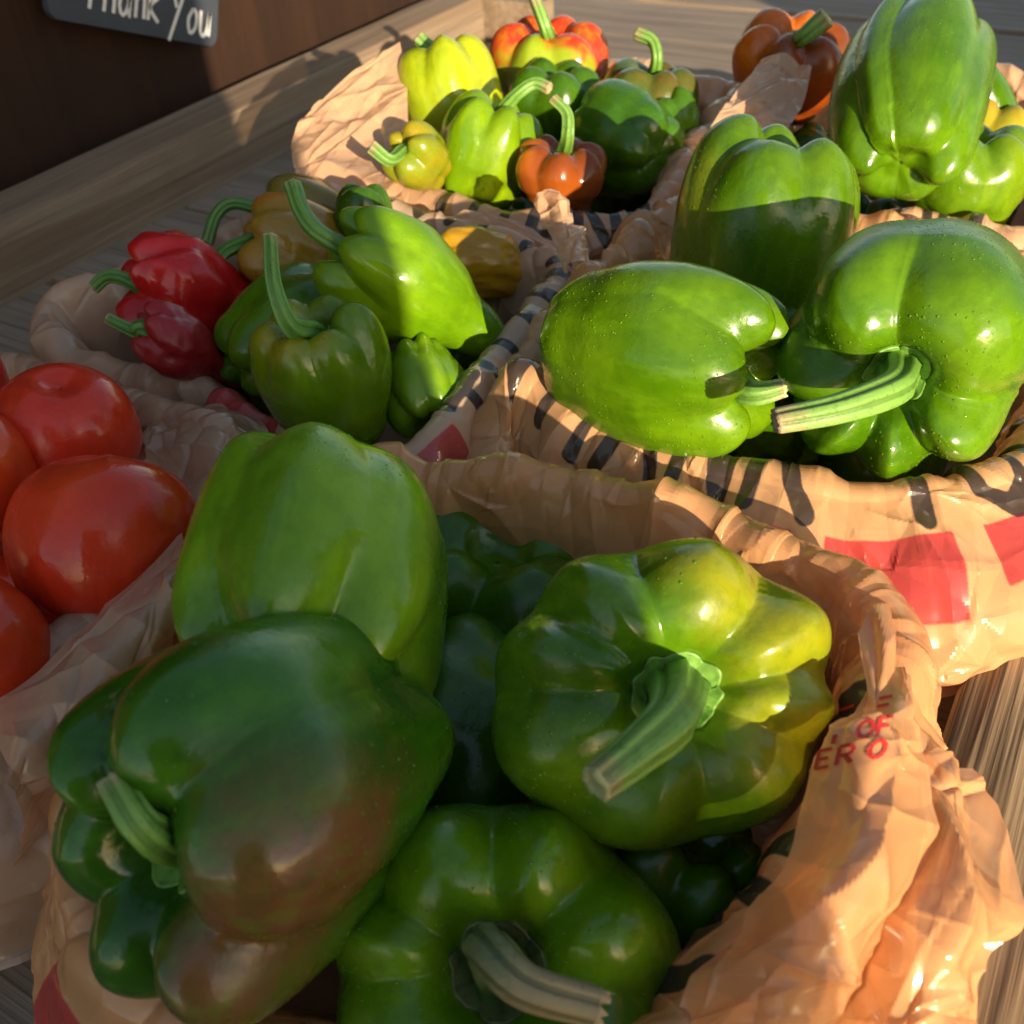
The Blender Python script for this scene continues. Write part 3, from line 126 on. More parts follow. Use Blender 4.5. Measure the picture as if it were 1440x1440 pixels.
BAGS = [
  {'name': 'plastic_bag', 'label': 'tan plastic bag lining the front basket, its twisted corner glowing in the sun', 'rim': [(-0.212, 0.075, 0.078, 0.01, 0.03), (-0.165, 0.056, 0.062, 0.012, 0.01), (-0.108, 0.068, 0.066, 0.014, 0.01), (-0.062, 0.062, 0.078, 0.02, 0.01), (-0.0348, 0.1051, 0.085, 0.02, 0.02), (-0.0321, 0.127, 0.088, 0.02, 0.03), (-0.0259, 0.1498, 0.092, 0.02, 0.03), (-0.0202, 0.1715, 0.096, 0.02, 0.03), (-0.0156, 0.1954, 0.102, 0.02, 0.03), (-0.0168, 0.2189, 0.104, 0.014, 0.05), (-0.0252, 0.2452, 0.102, 0.008, 0.06), (-0.0546, 0.2627, 0.1, 0.008, 0.06), (-0.1015, 0.2701, 0.098, 0.01, 0.05), (-0.1579, 0.2653, 0.098, 0.01, 0.05), (-0.2015, 0.2515, 0.096, 0.008, 0.05), (-0.222, 0.245, 0.098, 0.006, 0.04), (-0.228, 0.19, 0.094, 0.006, 0.04), (-0.225, 0.12, 0.085, 0.006, 0.03)], 'prints': [('red', 0.02, 0.016, 0.05, 0.03), ('red', 0.098, 0.006, 0.05, 0.022), ('blkt', 'YOU', 0.335, -0.04, 0.046, -1), ('red', 0.3, -0.075, 0.03, 0.014)], 'seed': 1, 'inb': 0.03},
  {'name': 'plastic_bag', 'label': 'sunlit crumpled tan plastic bag printed black and red around the right middle basket', 'rim': [(-0.2121, 0.3163, 0.088, 0.016, 0.035), (-0.1958, 0.3238, 0.1, 0.012, 0.045), (-0.1583, 0.311, 0.092, 0.018, 0.03), (-0.1303, 0.3093, 0.092, 0.026, 0.035), (-0.1064, 0.3106, 0.092, 0.032, 0.035), (-0.0781, 0.3121, 0.092, 0.036, 0.035), (-0.0525, 0.3177, 0.092, 0.04, 0.035), (-0.0295, 0.3301, 0.092, 0.042, 0.035), (-0.0124, 0.3463, 0.092, 0.04, 0.04), (0.0, 0.375, 0.094, 0.02, 0.05), (0.0, 0.45, 0.094, 0.012, 0.05), (-0.005, 0.525, 0.094, 0.01, 0.04), (-0.1, 0.545, 0.094, 0.01, 0.04), (-0.19, 0.535, 0.098, 0.008, 0.04), (-0.212, 0.5, 0.098, 0.008, 0.04), (-0.216, 0.43, 0.095, 0.008, 0.04), (-0.219, 0.37, 0.088, 0.012, 0.04)], 'prints': [('blkt', 'THANK YOU', 0.012, -0.026, 0.037, 1), ('red', 0.12, 0.016, 0.034, 0.013), ('red', 0.163, 0.015, 0.036, 0.017), ('red', 0.21, 0.013, 0.034, 0.015)], 'seed': 2, 'inb': 0.03},
  {'name': 'plastic_bag', 'label': 'shaded tan plastic bag with red and black print around the small pepper basket', 'rim': [(-0.4541, 0.2791, 0.08, 0.01, 0.03), (-0.4299, 0.2775, 0.076, 0.014, 0.03), (-0.3737, 0.2819, 0.076, 0.014, 0.025), (-0.3058, 0.2733, 0.078, 0.014, 0.02), (-0.257, 0.2648, 0.082, 0.012, 0.02), (-0.2284, 0.2674, 0.084, 0.01, 0.03), (-0.2257, 0.2972, 0.09, 0.01, 0.03), (-0.2284, 0.3501, 0.092, 0.01, 0.03), (-0.2387, 0.421, 0.094, 0.008, 0.04), (-0.2626, 0.4373, 0.098, 0.006, 0.04), (-0.3114, 0.443, 0.1, 0.006, 0.04), (-0.3816, 0.4442, 0.1, 0.006, 0.04), (-0.4309, 0.4242, 0.096, 0.008, 0.04), (-0.452, 0.4, 0.086, 0.012, 0.03), (-0.4656, 0.3247, 0.088, 0.012, 0.03), (-0.4795, 0.2968, 0.082, 0.012, 0.03)], 'prints': [('red', 0.112, -0.012, 0.05, 0.022), ('red', 0.205, 0.003, 0.05, 0.026), ('blkt', 'THANK YOU', 0.262, -0.002, 0.04, 1)], 'seed': 3, 'inb': 0.03},
  {'name': 'plastic_bag', 'label': 'tan plastic bag with a tall sunlit flap around the far middle basket', 'rim': [(-0.4462, 0.4757, 0.094, 0.01, 0.03), (-0.4076, 0.4766, 0.092, 0.012, 0.03), (-0.3611, 0.4863, 0.09, 0.012, 0.03), (-0.309, 0.4837, 0.088, 0.012, 0.03), (-0.2693, 0.4981, 0.09, 0.012, 0.03), (-0.2359, 0.5233, 0.09, 0.012, 0.03), (-0.2288, 0.585, 0.094, 0.01, 0.03), (-0.222, 0.6, 0.1, 0.008, 0.04), (-0.228, 0.69, 0.1, 0.008, 0.04), (-0.3, 0.715, 0.1, 0.01, 0.04), (-0.4, 0.71, 0.1, 0.01, 0.04), (-0.475, 0.67, 0.1, 0.012, 0.04), (-0.485, 0.58, 0.11, 0.012, 0.03)], 'prints': [('red', 0.03, 0.01, 0.05, 0.02), ('blkt', 'THANK', 0.1, -0.012, 0.036, 1)], 'seed': 4, 'inb': 0.03},
  {'name': 'plastic_bag', 'label': 'tan plastic bag with a folded upright corner around the far right basket', 'rim': [(-0.225, 0.578, 0.094, 0.01, 0.03), (-0.126, 0.568, 0.09, 0.01, 0.03), (-0.085, 0.57, 0.09, 0.01, 0.03), (-0.03, 0.582, 0.092, 0.01, 0.03), (-0.015, 0.66, 0.096, 0.01, 0.03), (-0.02, 0.78, 0.098, 0.012, 0.03), (-0.075, 0.81, 0.096, 0.012, 0.03), (-0.17, 0.815, 0.096, 0.012, 0.03), (-0.228, 0.79, 0.096, 0.01, 0.03), (-0.238, 0.68, 0.1, 0.01, 0.03)], 'prints': [('blkt', 'YOU', 0.1, -0.01, 0.03, 1)], 'seed': 5, 'inb': 0.03},
  {'name': 'plastic_bag', 'label': 'greyish tan plastic bag draped around the tomato basket at left', 'rim': [(-0.46, 0.055, 0.075, 0.014, 0.03), (-0.36, 0.045, 0.07, 0.014, 0.02), (-0.275, 0.055, 0.075, 0.02, 0.02), (-0.2713, 0.0974, 0.082, 0.045, 0.022), (-0.2728, 0.1213, 0.086, 0.045, 0.022), (-0.2698, 0.1469, 0.088, 0.04, 0.025), (-0.2684, 0.1766, 0.09, 0.025, 0.03), (-0.2775, 0.2, 0.092, 0.012, 0.04), (-0.285, 0.235, 0.092, 0.008, 0.04), (-0.33, 0.243, 0.09, 0.008, 0.04), (-0.4, 0.245, 0.085, 0.01, 0.03), (-0.47, 0.24, 0.08, 0.012, 0.03), (-0.485, 0.15, 0.078, 0.012, 0.03)], 'prints': [], 'seed': 6, 'inb': 0.03},
]
FLAPS = [
  {'bag': 0, 'name': 'twisted_corner', 'g': [[[-0.0268, 0.2465, 0.1], [-0.0245, 0.2458, 0.103], [-0.0213, 0.247, 0.098]], [[-0.0214, 0.2053, 0.108], [-0.0173, 0.2061, 0.114], [-0.0133, 0.2114, 0.106]], [[-0.0223, 0.1801, 0.108], [-0.012, 0.1819, 0.12], [-0.0017, 0.1945, 0.108]], [[-0.023, 0.1535, 0.104], [-0.0087, 0.1561, 0.122], [0.0046, 0.1832, 0.108]], [[-0.0281, 0.1318, 0.096], [-0.0087, 0.1359, 0.118], [0.0073, 0.1679, 0.102]], [[-0.0321, 0.1158, 0.086], [-0.0104, 0.1199, 0.108], [0.0032, 0.1484, 0.09]], [[-0.0336, 0.1035, 0.074], [-0.0102, 0.1038, 0.098], [0.0024, 0.1217, 0.078]]], 'amp': 0.0026, 'fold': 0.006, 'seed': 11, 'cell': 0.022},
  {'bag': 0, 'name': 'loose_flap', 'g': [[[-0.0071, 0.2101, 0.085], [0.0019, 0.2071, 0.092], [0.0111, 0.2126, 0.08]], [[-0.003, 0.1868, 0.088], [0.0109, 0.1869, 0.098], [0.0233, 0.1954, 0.082]], [[-0.0017, 0.1598, 0.09], [0.0169, 0.1609, 0.104], [0.0326, 0.1734, 0.084]], [[-0.0029, 0.138, 0.086], [0.0161, 0.1378, 0.102], [0.0325, 0.1558, 0.078]], [[-0.0027, 0.1197, 0.076], [0.0172, 0.1218, 0.092], [0.0361, 0.1432, 0.068]]], 'amp': 0.0022, 'fold': 0.006, 'seed': 12, 'cell': 0.028},
  {'bag': 1, 'name': 'drooping_corner', 'g': [[[-0.0432, 0.301, 0.064], [-0.0182, 0.3028, 0.068], [0.0033, 0.3291, 0.066]], [[-0.0373, 0.298, 0.058], [-0.0157, 0.2965, 0.063], [0.0044, 0.3215, 0.06]], [[-0.0317, 0.2991, 0.05], [-0.0138, 0.2945, 0.056], [0.0026, 0.3165, 0.058]], [[-0.0185, 0.2956, 0.036], [-0.0103, 0.304, 0.034], [-0.0028, 0.3163, 0.042]]], 'amp': 0.0028, 'seed': 13, 'cell': 0.018},
  {'bag': 3, 'name': 'tall_flap', 'g': [[[-0.4489, 0.4973, 0.1333], [-0.4417, 0.5342, 0.1423], [-0.4351, 0.5749, 0.1477]], [[-0.4396, 0.4645, 0.1256], [-0.4272, 0.5034, 0.1253], [-0.4128, 0.5474, 0.1289]], [[-0.4174, 0.4372, 0.1149], [-0.4064, 0.4728, 0.1123], [-0.3858, 0.5061, 0.1167]], [[-0.3893, 0.4159, 0.1065], [-0.376, 0.4379, 0.1043], [-0.3553, 0.4531, 0.1061]]], 'amp': 0.003, 'seed': 14, 'cell': 0.026},
  {'bag': 4, 'name': 'folded_corner', 'g': [[[-0.2174, 0.6712, 0.1339], [-0.2114, 0.6958, 0.1313], [-0.1907, 0.6828, 0.1282]], [[-0.2202, 0.6212, 0.1245], [-0.2035, 0.6452, 0.1221], [-0.1813, 0.6391, 0.1171]], [[-0.2168, 0.5688, 0.1165], [-0.1985, 0.5911, 0.1114], [-0.1781, 0.5862, 0.1088]], [[-0.2083, 0.5169, 0.1056], [-0.1941, 0.537, 0.101], [-0.1708, 0.5389, 0.1033]]], 'amp': 0.003, 'seed': 15, 'cell': 0.022},
  {'bag': 5, 'name': 'bunched_corner', 'g': [[[-0.3473, 0.2373, 0.0792], [-0.3494, 0.2515, 0.0792], [-0.3321, 0.2648, 0.0813], [-0.308, 0.268, 0.0766]], [[-0.3266, 0.2153, 0.0826], [-0.3143, 0.2224, 0.0895], [-0.2978, 0.2366, 0.093], [-0.2792, 0.2477, 0.0765]], [[-0.3056, 0.2027, 0.0797], [-0.2933, 0.2076, 0.0844], [-0.2746, 0.2156, 0.0928], [-0.2652, 0.2241, 0.0827]], [[-0.2851, 0.1939, 0.0809], [-0.2756, 0.1982, 0.0868], [-0.2675, 0.2034, 0.0914], [-0.2643, 0.2124, 0.0859]]], 'amp': 0.0035, 'seed': 16, 'cell': 0.018},
  {'bag': 3, 'name': 'handle', 'g': [[[-0.2614, 0.4432, 0.1208], [-0.2519, 0.447, 0.1262], [-0.2455, 0.4544, 0.1217]], [[-0.2404, 0.4218, 0.1168], [-0.2318, 0.4248, 0.122], [-0.2273, 0.4313, 0.1178]], [[-0.2177, 0.3979, 0.1092], [-0.2118, 0.3993, 0.1146], [-0.2086, 0.4065, 0.112]]], 'amp': 0.002, 'seed': 17, 'cell': 0.014},
  {'bag': 2, 'name': 'crumpled_edge', 'g': [[[-0.3349, 0.4489, 0.0963], [-0.2962, 0.4565, 0.1022], [-0.2519, 0.4573, 0.0975]], [[-0.3194, 0.4395, 0.0924], [-0.2782, 0.4488, 0.0983], [-0.2348, 0.4454, 0.0979]], [[-0.2829, 0.4324, 0.0849], [-0.2538, 0.4368, 0.0938], [-0.2167, 0.4285, 0.1003]], [[-0.2583, 0.4282, 0.0803], [-0.2336, 0.4229, 0.0902], [-0.2083, 0.4174, 0.0994]]], 'amp': 0.0035, 'seed': 18, 'cell': 0.02},
  {'bag': 5, 'name': 'raised_fold', 'g': [[[-0.2512, 0.1712, 0.108], [-0.2506, 0.1341, 0.104], [-0.2536, 0.1082, 0.1], [-0.2577, 0.0845, 0.095]], [[-0.2295, 0.1549, 0.112], [-0.228, 0.127, 0.108], [-0.2274, 0.1001, 0.104], [-0.229, 0.0747, 0.1]], [[-0.2372, 0.1528, 0.09], [-0.2313, 0.1243, 0.085], [-0.229, 0.0972, 0.08], [-0.2272, 0.0699, 0.075]], [[-0.2613, 0.1564, 0.06], [-0.255, 0.1266, 0.05], [-0.252, 0.0948, 0.04], [-0.2479, 0.0605, 0.035]]], 'amp': 0.003, 'fold': 0.005, 'seed': 19, 'cell': 0.02},
]
RED_TEXT = {'o': [-0.0252, 0.1865, 0.1], 'u': [0.01, 0.0086, 0.0], 'v': [-0.0019, 0.0152, 0.0]}
SIGN = [[-0.752, 0.545, 0.1448], [-0.752, 0.7103, 0.0788], [-0.752, 0.7257, 0.1415], [-0.752, 0.56, 0.2096]]

# ------------------------------------------------------------------ helpers
def mesh_from(verts, faces, smooth=True, name='mesh'):
    """verts (n,3) array, faces list of equal-length index arrays (m,k)."""
    me = bpy.data.meshes.new(name)
    v = np.ascontiguousarray(verts, dtype=np.float32)
    me.vertices.add(len(v)); me.vertices.foreach_set('co', v.ravel())
    fl = [np.asarray(f, dtype=np.int32) for f in (faces if isinstance(faces, list) else [faces]) if len(f)]
    nl = sum(f.size for f in fl); nf = sum(len(f) for f in fl)
    me.loops.add(nl); me.polygons.add(nf)
    me.loops.foreach_set('vertex_index', np.concatenate([f.ravel() for f in fl]))
    tot = np.concatenate([np.full(len(f), f.shape[1], np.int32) for f in fl])
    st = np.concatenate([[0], np.cumsum(tot)[:-1]]).astype(np.int32)
    me.polygons.foreach_set('loop_start', st); me.polygons.foreach_set('loop_total', tot)
    me.polygons.foreach_set('use_smooth', np.full(nf, smooth))
    me.update(calc_edges=True)
    return me

def grid_faces(nu, nv, wrap_u=False, off=0):
    i = np.arange(nu if wrap_u else nu - 1); j = np.arange(nv - 1)
    I, J = np.meshgrid(i, j, indexing='ij'); I2 = (I + 1) % nu
    return (np.stack([I * nv + J, I2 * nv + J, I2 * nv + J + 1, I * nv + J + 1], -1).reshape(-1, 4) + off)

def obj(name, me, mat=None, parent=None):
    o = bpy.data.objects.new(name, me)
    col.objects.link(o)
    if mat is not None and me is not None: me.materials.append(mat)
    if parent is not None: o.parent = parent
    return o

def tag(o, label, cat, group=None):
    o['label'] = label; o['category'] = cat
    if group: o['group'] = group
    return o

def thing(name, label, cat, loc=(0, 0, 0), group=None):
    return tag(_emp(name, loc), label, cat, group)

def _emp(name, loc):
    o = bpy.data.objects.new(name, None); o.location = loc
    o.empty_display_size = 0.02
    col.objects.link(o); return o

def attr(me, name, vals):
    a = me.attributes.new(name, 'FLOAT', 'POINT'); a.data.foreach_set('value', np.ascontiguousarray(vals, np.float32).ravel())

def crom(P, t, closed=False):
    """Catmull-Rom through control points P (n,k) at parameters t in index units."""
    P = np.asarray(P, float); n = len(P)
    i = np.floor(t).astype(int); f = (t - i)[:, None]
    if closed: g = lambda k: P[(i + k) % n]
    else:
        i = np.clip(i, 0, n - 2); f = (t - i)[:, None]
        g = lambda k: np.where(((i + k) < 0)[:, None], 2 * P[0] - P[1], np.where(((i + k) > n - 1)[:, None], 2 * P[-1] - P[-2], P[np.clip(i + k, 0, n - 1)]))
    a, b, c, d = g(-1), g(0), g(1), g(2)
    return .5 * ((2 * b) + (c - a) * f + (2 * a - 5 * b + 4 * c - d) * f ** 2 + (-a + 3 * b - 3 * c + d) * f ** 3)

def sstep(x, a, b):
    t = np.clip((x - a) / (b - a), 0, 1); return t * t * (3 - 2 * t)

def wob(p, freq, seed, oct=3):
    """smooth pseudo noise from sines, p (...,3)"""
    r = np.random.default_rng(seed); out = np.zeros(p.shape[:-1]); amp = 1.; tot = 0
    for o in range(oct):
        for k in range(4):
            d = r.normal(size=3); d /= np.linalg.norm(d)
            out += amp * np.sin((p @ d) * freq * 6.283 * r.uniform(.7, 1.3) + r.uniform(0, 6.283))
            tot += amp
        freq *= 2.1; amp *= .45
    return out / tot * 2

def trinoise(x, y, seed, wrap=0):
    """piecewise linear noise on a jittered triangle lattice: flat facets with sharp creases"""
    def h(i, j, s):
        if wrap: i = np.mod(i, wrap)
        k = (i * 374761393 + j * 668265263 + (seed * 7 + s) * 1442695041).astype(np.int64) & 0x7fffffff
        k = ((k ^ (k >> 13)) * 1274126177) & 0x7fffffff
        return ((k ^ (k >> 16)) & 0xffff) / 65535.
    i = np.floor(x).astype(np.int64); j = np.floor(y).astype(np.int64); fx = x - i; fy = y - j
    a, b, c, d = h(i, j, 0), h(i + 1, j, 0), h(i, j + 1, 0), h(i + 1, j + 1, 0)
    low = np.where(fx + fy < 1, a + (b - a) * fx + (c - a) * fy, d + (c - d) * (1 - fx) + (b - d) * (1 - fy))
    alt = np.where(fx > fy, a + (b - a) * fx + (d - b) * fy, a + (c - a) * fy + (d - c) * fx)
    return np.where(h(i, j, 3) > .5, low, alt) - .5

def facets(u, v, cell, seed, wrap_len=0, aniso=1.4, skew=.5):
    """height of a randomly triangulated sheet (flat facets, sharp creases) on the grid u (n,), v (m,) in metres"""
    r = np.random.default_rng(seed * 97 + 13)
    u = np.asarray(u); v = np.asarray(v); pad = cell * 2.5
    L = wrap_len or (u[-1] - u[0]); lo_v, hi_v = v.min() - pad * aniso, v.max() + pad * aniso
    n = int(L * (hi_v - lo_v) / (cell * cell * aniso)) + 8
    # blue-noise-like points: best of a few candidates, so that sizes vary but never bunch
    pts = []
    for _ in range(n):
        best, bd = None, -1
        for c in range(4):
            q = (r.uniform(0, L), r.uniform(lo_v, hi_v)); d = 1e9
            for p in pts[-160:]:
                du = abs(p[0] - q[0]); du = min(du, L - du) if wrap_len else du
                d = min(d, du * du + ((p[1] - q[1]) / aniso) ** 2)
            if d > bd: best, bd = q, d
        pts.append(best)
    P = np.array(pts); h = r.uniform(-.5, .5, len(P))
    if wrap_len:
        w = max(pad * 2, .03)
        a = P[:, 0] > L - w; b = P[:, 0] < w
        P2 = np.concatenate([P, P[a] - [L, 0], P[b] + [L, 0]]); h2 = np.concatenate([h, h[a], h[b]])
    else:
        P2 = P.copy(); P2[:, 0] = u[0] - pad + (P2[:, 0] / L) * (L + 2 * pad); h2 = h
    from mathutils.geometry import delaunay_2d_cdt
    sk = np.stack([P2[:, 0] + skew * P2[:, 1], P2[:, 1] / aniso], 1)
    vco, _, tris, ov, _, _ = delaunay_2d_cdt([Vector(p) for p in sk.tolist()], [], [], 0, 1e-7)
    idx = np.array([o[0] if len(o) else 0 for o in ov])
    out = np.zeros((len(u), len(v)))
    for t3 in tris:
        i = idx[list(t3)]; A, B, C = P2[i]; ha, hb, hc = h2[i]
        u0 = np.searchsorted(u, min(A[0], B[0], C[0])); u1 = np.searchsorted(u, max(A[0], B[0], C[0]))
        v0 = np.searchsorted(v, min(A[1], B[1], C[1])); v1 = np.searchsorted(v, max(A[1], B[1], C[1]))
        if u1 <= u0 or v1 <= v0: continue
        UU = u[u0:u1, None]; VV = v[None, v0:v1]
        det = (B[1] - C[1]) * (A[0] - C[0]) + (C[0] - B[0]) * (A[1] - C[1])
        if abs(det) < 1e-14: continue
        l1 = ((B[1] - C[1]) * (UU - C[0]) + (C[0] - B[0]) * (VV - C[1])) / det
        l2 = ((C[1] - A[1]) * (UU - C[0]) + (A[0] - C[0]) * (VV - C[1])) / det
        l3 = 1 - l1 - l2
        ins = (l1 >= -1e-6) & (l2 >= -1e-6) & (l3 >= -1e-6)
        sub = out[u0:u1, v0:v1]; sub[ins] = (l1 * ha + l2 * hb + l3 * hc)[ins]
    return out

def crumple(u, v, cell, seed, wrap_len=0):
    """film crumple height on the grid u, v (metres), about +-.5"""
    w = 6.283 / wrap_len if wrap_len else 25.
    uu, vv = np.asarray(u)[:, None], np.asarray(v)[None]
    gate = np.clip(.5 + .6 * np.sin(uu * w * 4 + seed * 2.1 + 1.3 * np.sin(vv * 60 + seed)) + .3 * np.cos(uu * w * 7 + vv * 45 + seed), .12, 1)
    a = facets(u, v, cell, seed, wrap_len, 1.5, .6); b = facets(u, v, cell * .5, seed + 1, wrap_len, 1.1, -.5); c = facets(u, v, cell * .24, seed + 2, wrap_len, 1.5, .2)
    return a + .55 * b * (.35 + .65 * gate) + .24 * c * gate

def wave(u, cell, seed, per):
    """sharp periodic one-dimensional jitter"""
    return trinoise(u / (per / max(3, round(per / cell))), np.full_like(u, .4), seed, max(3, round(per / cell)))

def creases(u, v, seed, count, wrap_len, vlo, vhi, A=(.0006, .0026), lean=.8, size=1.):
    """sharp tension folds: short cusped ridges and valleys, mostly running down from the rim"""
    r = np.random.default_rng(seed * 31 + 2); out = np.zeros_like(u)
    for _ in range(count):
        u0 = r.uniform(0, wrap_len); v0 = r.uniform(vlo, vhi); a = r.normal(0, lean); l = r.uniform(.008, .036) * min(size, 1.8); w = r.uniform(.0010, .0042) * size
        du = u - u0; du = du - wrap_len * np.round(du / wrap_len); dv = v - v0
        s = du * math.sin(a) + dv * math.cos(a); d = du * math.cos(a) - dv * math.sin(a) + 6 * r.normal() * s * s
        e = np.clip(1 - (s / l) ** 2, 0, 1)
        ww = w * (1 + .8 * s / l) + .0006
        out += r.choice([1., 1., -1.]) * r.uniform(*A) * np.exp(-np.abs(d) / np.maximum(ww, .0008)) * e
    return out

# ------------------------------------------------------------------ materials
class NT:
    def __init__(self, name):
        self.m = bpy.data.materials.new(name); self.m.use_nodes = True
        self.t = self.m.node_tree; self.b = self.t.nodes['Principled BSDF']; self.out = self.t.nodes['Material Output']
    def n(self, typ, ins=None, **kw):
        nd = self.t.nodes.new('ShaderNode' + typ)
        for k, v in kw.items(): setattr(nd, k, v)
        for k, v in (ins or {}).items(): self.s(nd.inputs[k], v)
        return nd
    def s(self, sock, v):
        if isinstance(v, bpy.types.NodeSocket): self.t.links.new(v, sock)
        else:
            if sock.type == 'RGBA' and len(v) == 3: v = (*v, 1)
            sock.default_value = v
    def math(self, op, a, b=0., c=0.): 
        nd = self.n('Math', operation=op)
        for i, v in enumerate((a, b, c)): self.s(nd.inputs[i], v)
        return nd.outputs[0]
    def mix(self, f, a, b):
        nd = self.n('Mix', data_type='RGBA')
        self.s(nd.inputs[0], f); self.s(nd.inputs[6], a); self.s(nd.inputs[7], b)
        return nd.outputs[2]
    def ramp(self, f, lo, hi):
        nd = self.n('MapRange', interpolation_type='SMOOTHSTEP')
        self.s(nd.inputs[0], f); self.s(nd.inputs[1], lo); self.s(nd.inputs[2], hi)
        return nd.outputs[0]
    def obj(self): return self.n('TexCoord').outputs['Object']
    def noise(self, vec, scale, detail=3., rough=.55, dist=0.):
        return self.n('TexNoise', {'Vector': vec, 'Scale': scale, 'Detail': detail, 'Roughness': rough, 'Distortion': dist}).outputs[0]
    def stretch(self, vec, s, loc=(0, 0, 0)):
        return self.n('Mapping', {'Vector': vec, 'Scale': s, 'Location': loc}).outputs[0]
    def bump(self, h, strength, dist, normal=None):
        nd = self.n('Bump', {'Height': h, 'Strength': strength, 'Distance': dist})
        if normal is not None: self.s(nd.inputs['Normal'], normal)
        return nd.outputs[0]

def skin_material(name, c1, c2, seed, rough=.27, acc=None, wet=.5, tomato=False):
    q = NT(name); o = q.obj()
    off = (seed * .37, seed * .71, seed * .13)
    v = q.stretch(o, (1, 1, 1), off)
    n1 = q.noise(v, 16, 3)
    c = q.mix(q.ramp(n1, .36, .66), c1, c2)
    if acc:
        a_col, a_dir, lo, wid = acc
        d = Vector(a_dir).normalized()
        dp = q.n('VectorMath', operation='DOT_PRODUCT'); q.s(dp.inputs[0], o); dp.inputs[1].default_value = d
        f = q.math('ADD', q.math('MULTIPLY', dp.outputs['Value'], 18.), q.math('MULTIPLY', q.math('SUBTRACT', q.noise(v, 24, 3), .5), 1.3))
        c = q.mix(q.ramp(f, lo - wid * .5, lo + wid), c, a_col)
    c = q.mix(q.math('MULTIPLY', q.ramp(q.noise(v, 140, 4, .7), .42, .70), .30), c, tuple(x * .62 for x in c1))
    # faint lengthwise streaks and small pale pores
    st = q.noise(q.stretch(v, (1, 1, .22)), 130, 3, .6)
    c = q.mix(q.math('MULTIPLY', q.ramp(st, .46, .72), .22), c, tuple(min(1, x * 1.7) for x in c2))
    vor = q.n('TexVoronoi', {'Vector': v, 'Scale': 330.})
    pore = q.math('MULTIPLY', q.ramp(vor.outputs['Distance'], .16, .05), q.ramp(q.noise(v, 60, 1), .52, .68))
    c = q.mix(q.math('MULTIPLY', pore, .16 if tomato else .35), c, tuple(min(1, x * 2.0 + .02) for x in c2))
    # small scars
    sc = q.math('MULTIPLY', q.ramp(q.noise(q.stretch(v, (1, 1, .5)), 70, 5, .7), .705, .75), .7)
    c = q.mix(sc, c, (.22, .15, .06) if not tomato else (.25, .10, .03))
    q.s(q.b.inputs['Base Color'], c)
    bloom = q.ramp(q.noise(v, 30, 4, .6), .42, .64)            # dull waxy patches
    ro = q.math('ADD', q.math('MULTIPLY', bloom, .16), rough - .06)
    ro = q.math('ADD', ro, q.math('MULTIPLY', sc, .3))
    ro = q.math('ADD', ro, q.math('MULTIPLY', q.math('SUBTRACT', q.noise(v, 260, 4, .7), .5), .22))
    q.s(q.b.inputs['Roughness'], ro)
    q.b.inputs['Specular IOR Level'].default_value = .5
    q.b.inputs['Subsurface Weight'].default_value = .05
    q.b.inputs['Subsurface Radius'].default_value = (.6, 1., .25) if not tomato else (1., .25, .15)
    q.b.inputs['Subsurface Scale'].default_value = .004
    # beads of dew and a fine skin grain
    dv = q.n('TexVoronoi', {'Vector': v, 'Scale': 560.}, feature='SMOOTH_F1'); dv.inputs['Smoothness'].default_value = .2
    drops = q.math('MULTIPLY', q.ramp(dv.outputs['Distance'], .34, .08), q.ramp(q.noise(v, 45, 2), .46, .60))
    nb = q.bump(q.noise(v, 420, 2), .10, .0006)
    nb = q.bump(q.noise(v, 75, 3), .16, .003, nb)
    nb = q.bump(q.noise(v, 190, 3, .6), .14, .0012, nb)
    q.s(q.b.inputs['Normal'], nb)
    return q.m

def stem_material(name, base, tip, dry, seed):
    q = NT(name); o = q.obj(); v = q.stretch(o, (1, 1, 1), (seed, seed * .3, 0))
    t = q.n('Attribute', attribute_name='along').outputs['Fac']
    rd = q.n('Attribute', attribute_name='ridge').outputs['Fac']
    c = q.mix(q.ramp(t, .1, .9), base, tip)
    f = q.math('MULTIPLY', q.ramp(q.noise(v, 260, 4, .7), .50, .66), .5)
    c = q.mix(f, c, tuple(x * .55 for x in base))
    wob_t = q.math('ADD', t, q.math('MULTIPLY', q.math('SUBTRACT', q.noise(v, 320, 3), .5), .22))
    c = q.mix(q.math('MULTIPLY', q.ramp(wob_t, dry, dry + .13), .85), c, (.33, .25, .13))
    c = q.mix(q.math('MULTIPLY', q.ramp(q.noise(v, 500, 3), .62, .72), .45), c, (.05, .035, .015))
    c = q.mix(q.math('MULTIPLY', q.ramp(q.math('ADD', rd, q.math('MULTIPLY', q.noise(v, 400, 3), .4)), .62, .25), .55), c, tuple(x * .35 for x in base))
    q.s(q.b.inputs['Base Color'], c)
    q.b.inputs['Roughness'].default_value = .48
    nb = q.bump(q.noise(v, 700, 3), .25, .0008)
    q.s(q.b.inputs['Normal'], q.bump(rd, .3, .0008, nb))
    return q.m

def plain_material(name, c, rough, scale=80, var=.3, bump=.2, spec=.4, c2=None):
    q = NT(name); o = q.obj()
    q.s(q.b.inputs['Base Color'], q.mix(q.noise(o, scale, 4, .65), tuple(x * (1 - var) for x in c), c2 or tuple(min(1, x * (1 + var)) for x in c)))
    q.b.inputs['Roughness'].default_value = rough; q.b.inputs['Specular IOR Level'].default_value = spec
    q.s(q.b.inputs['Normal'], q.bump(q.noise(o, scale * 6, 3), bump, .001))
    return q.m

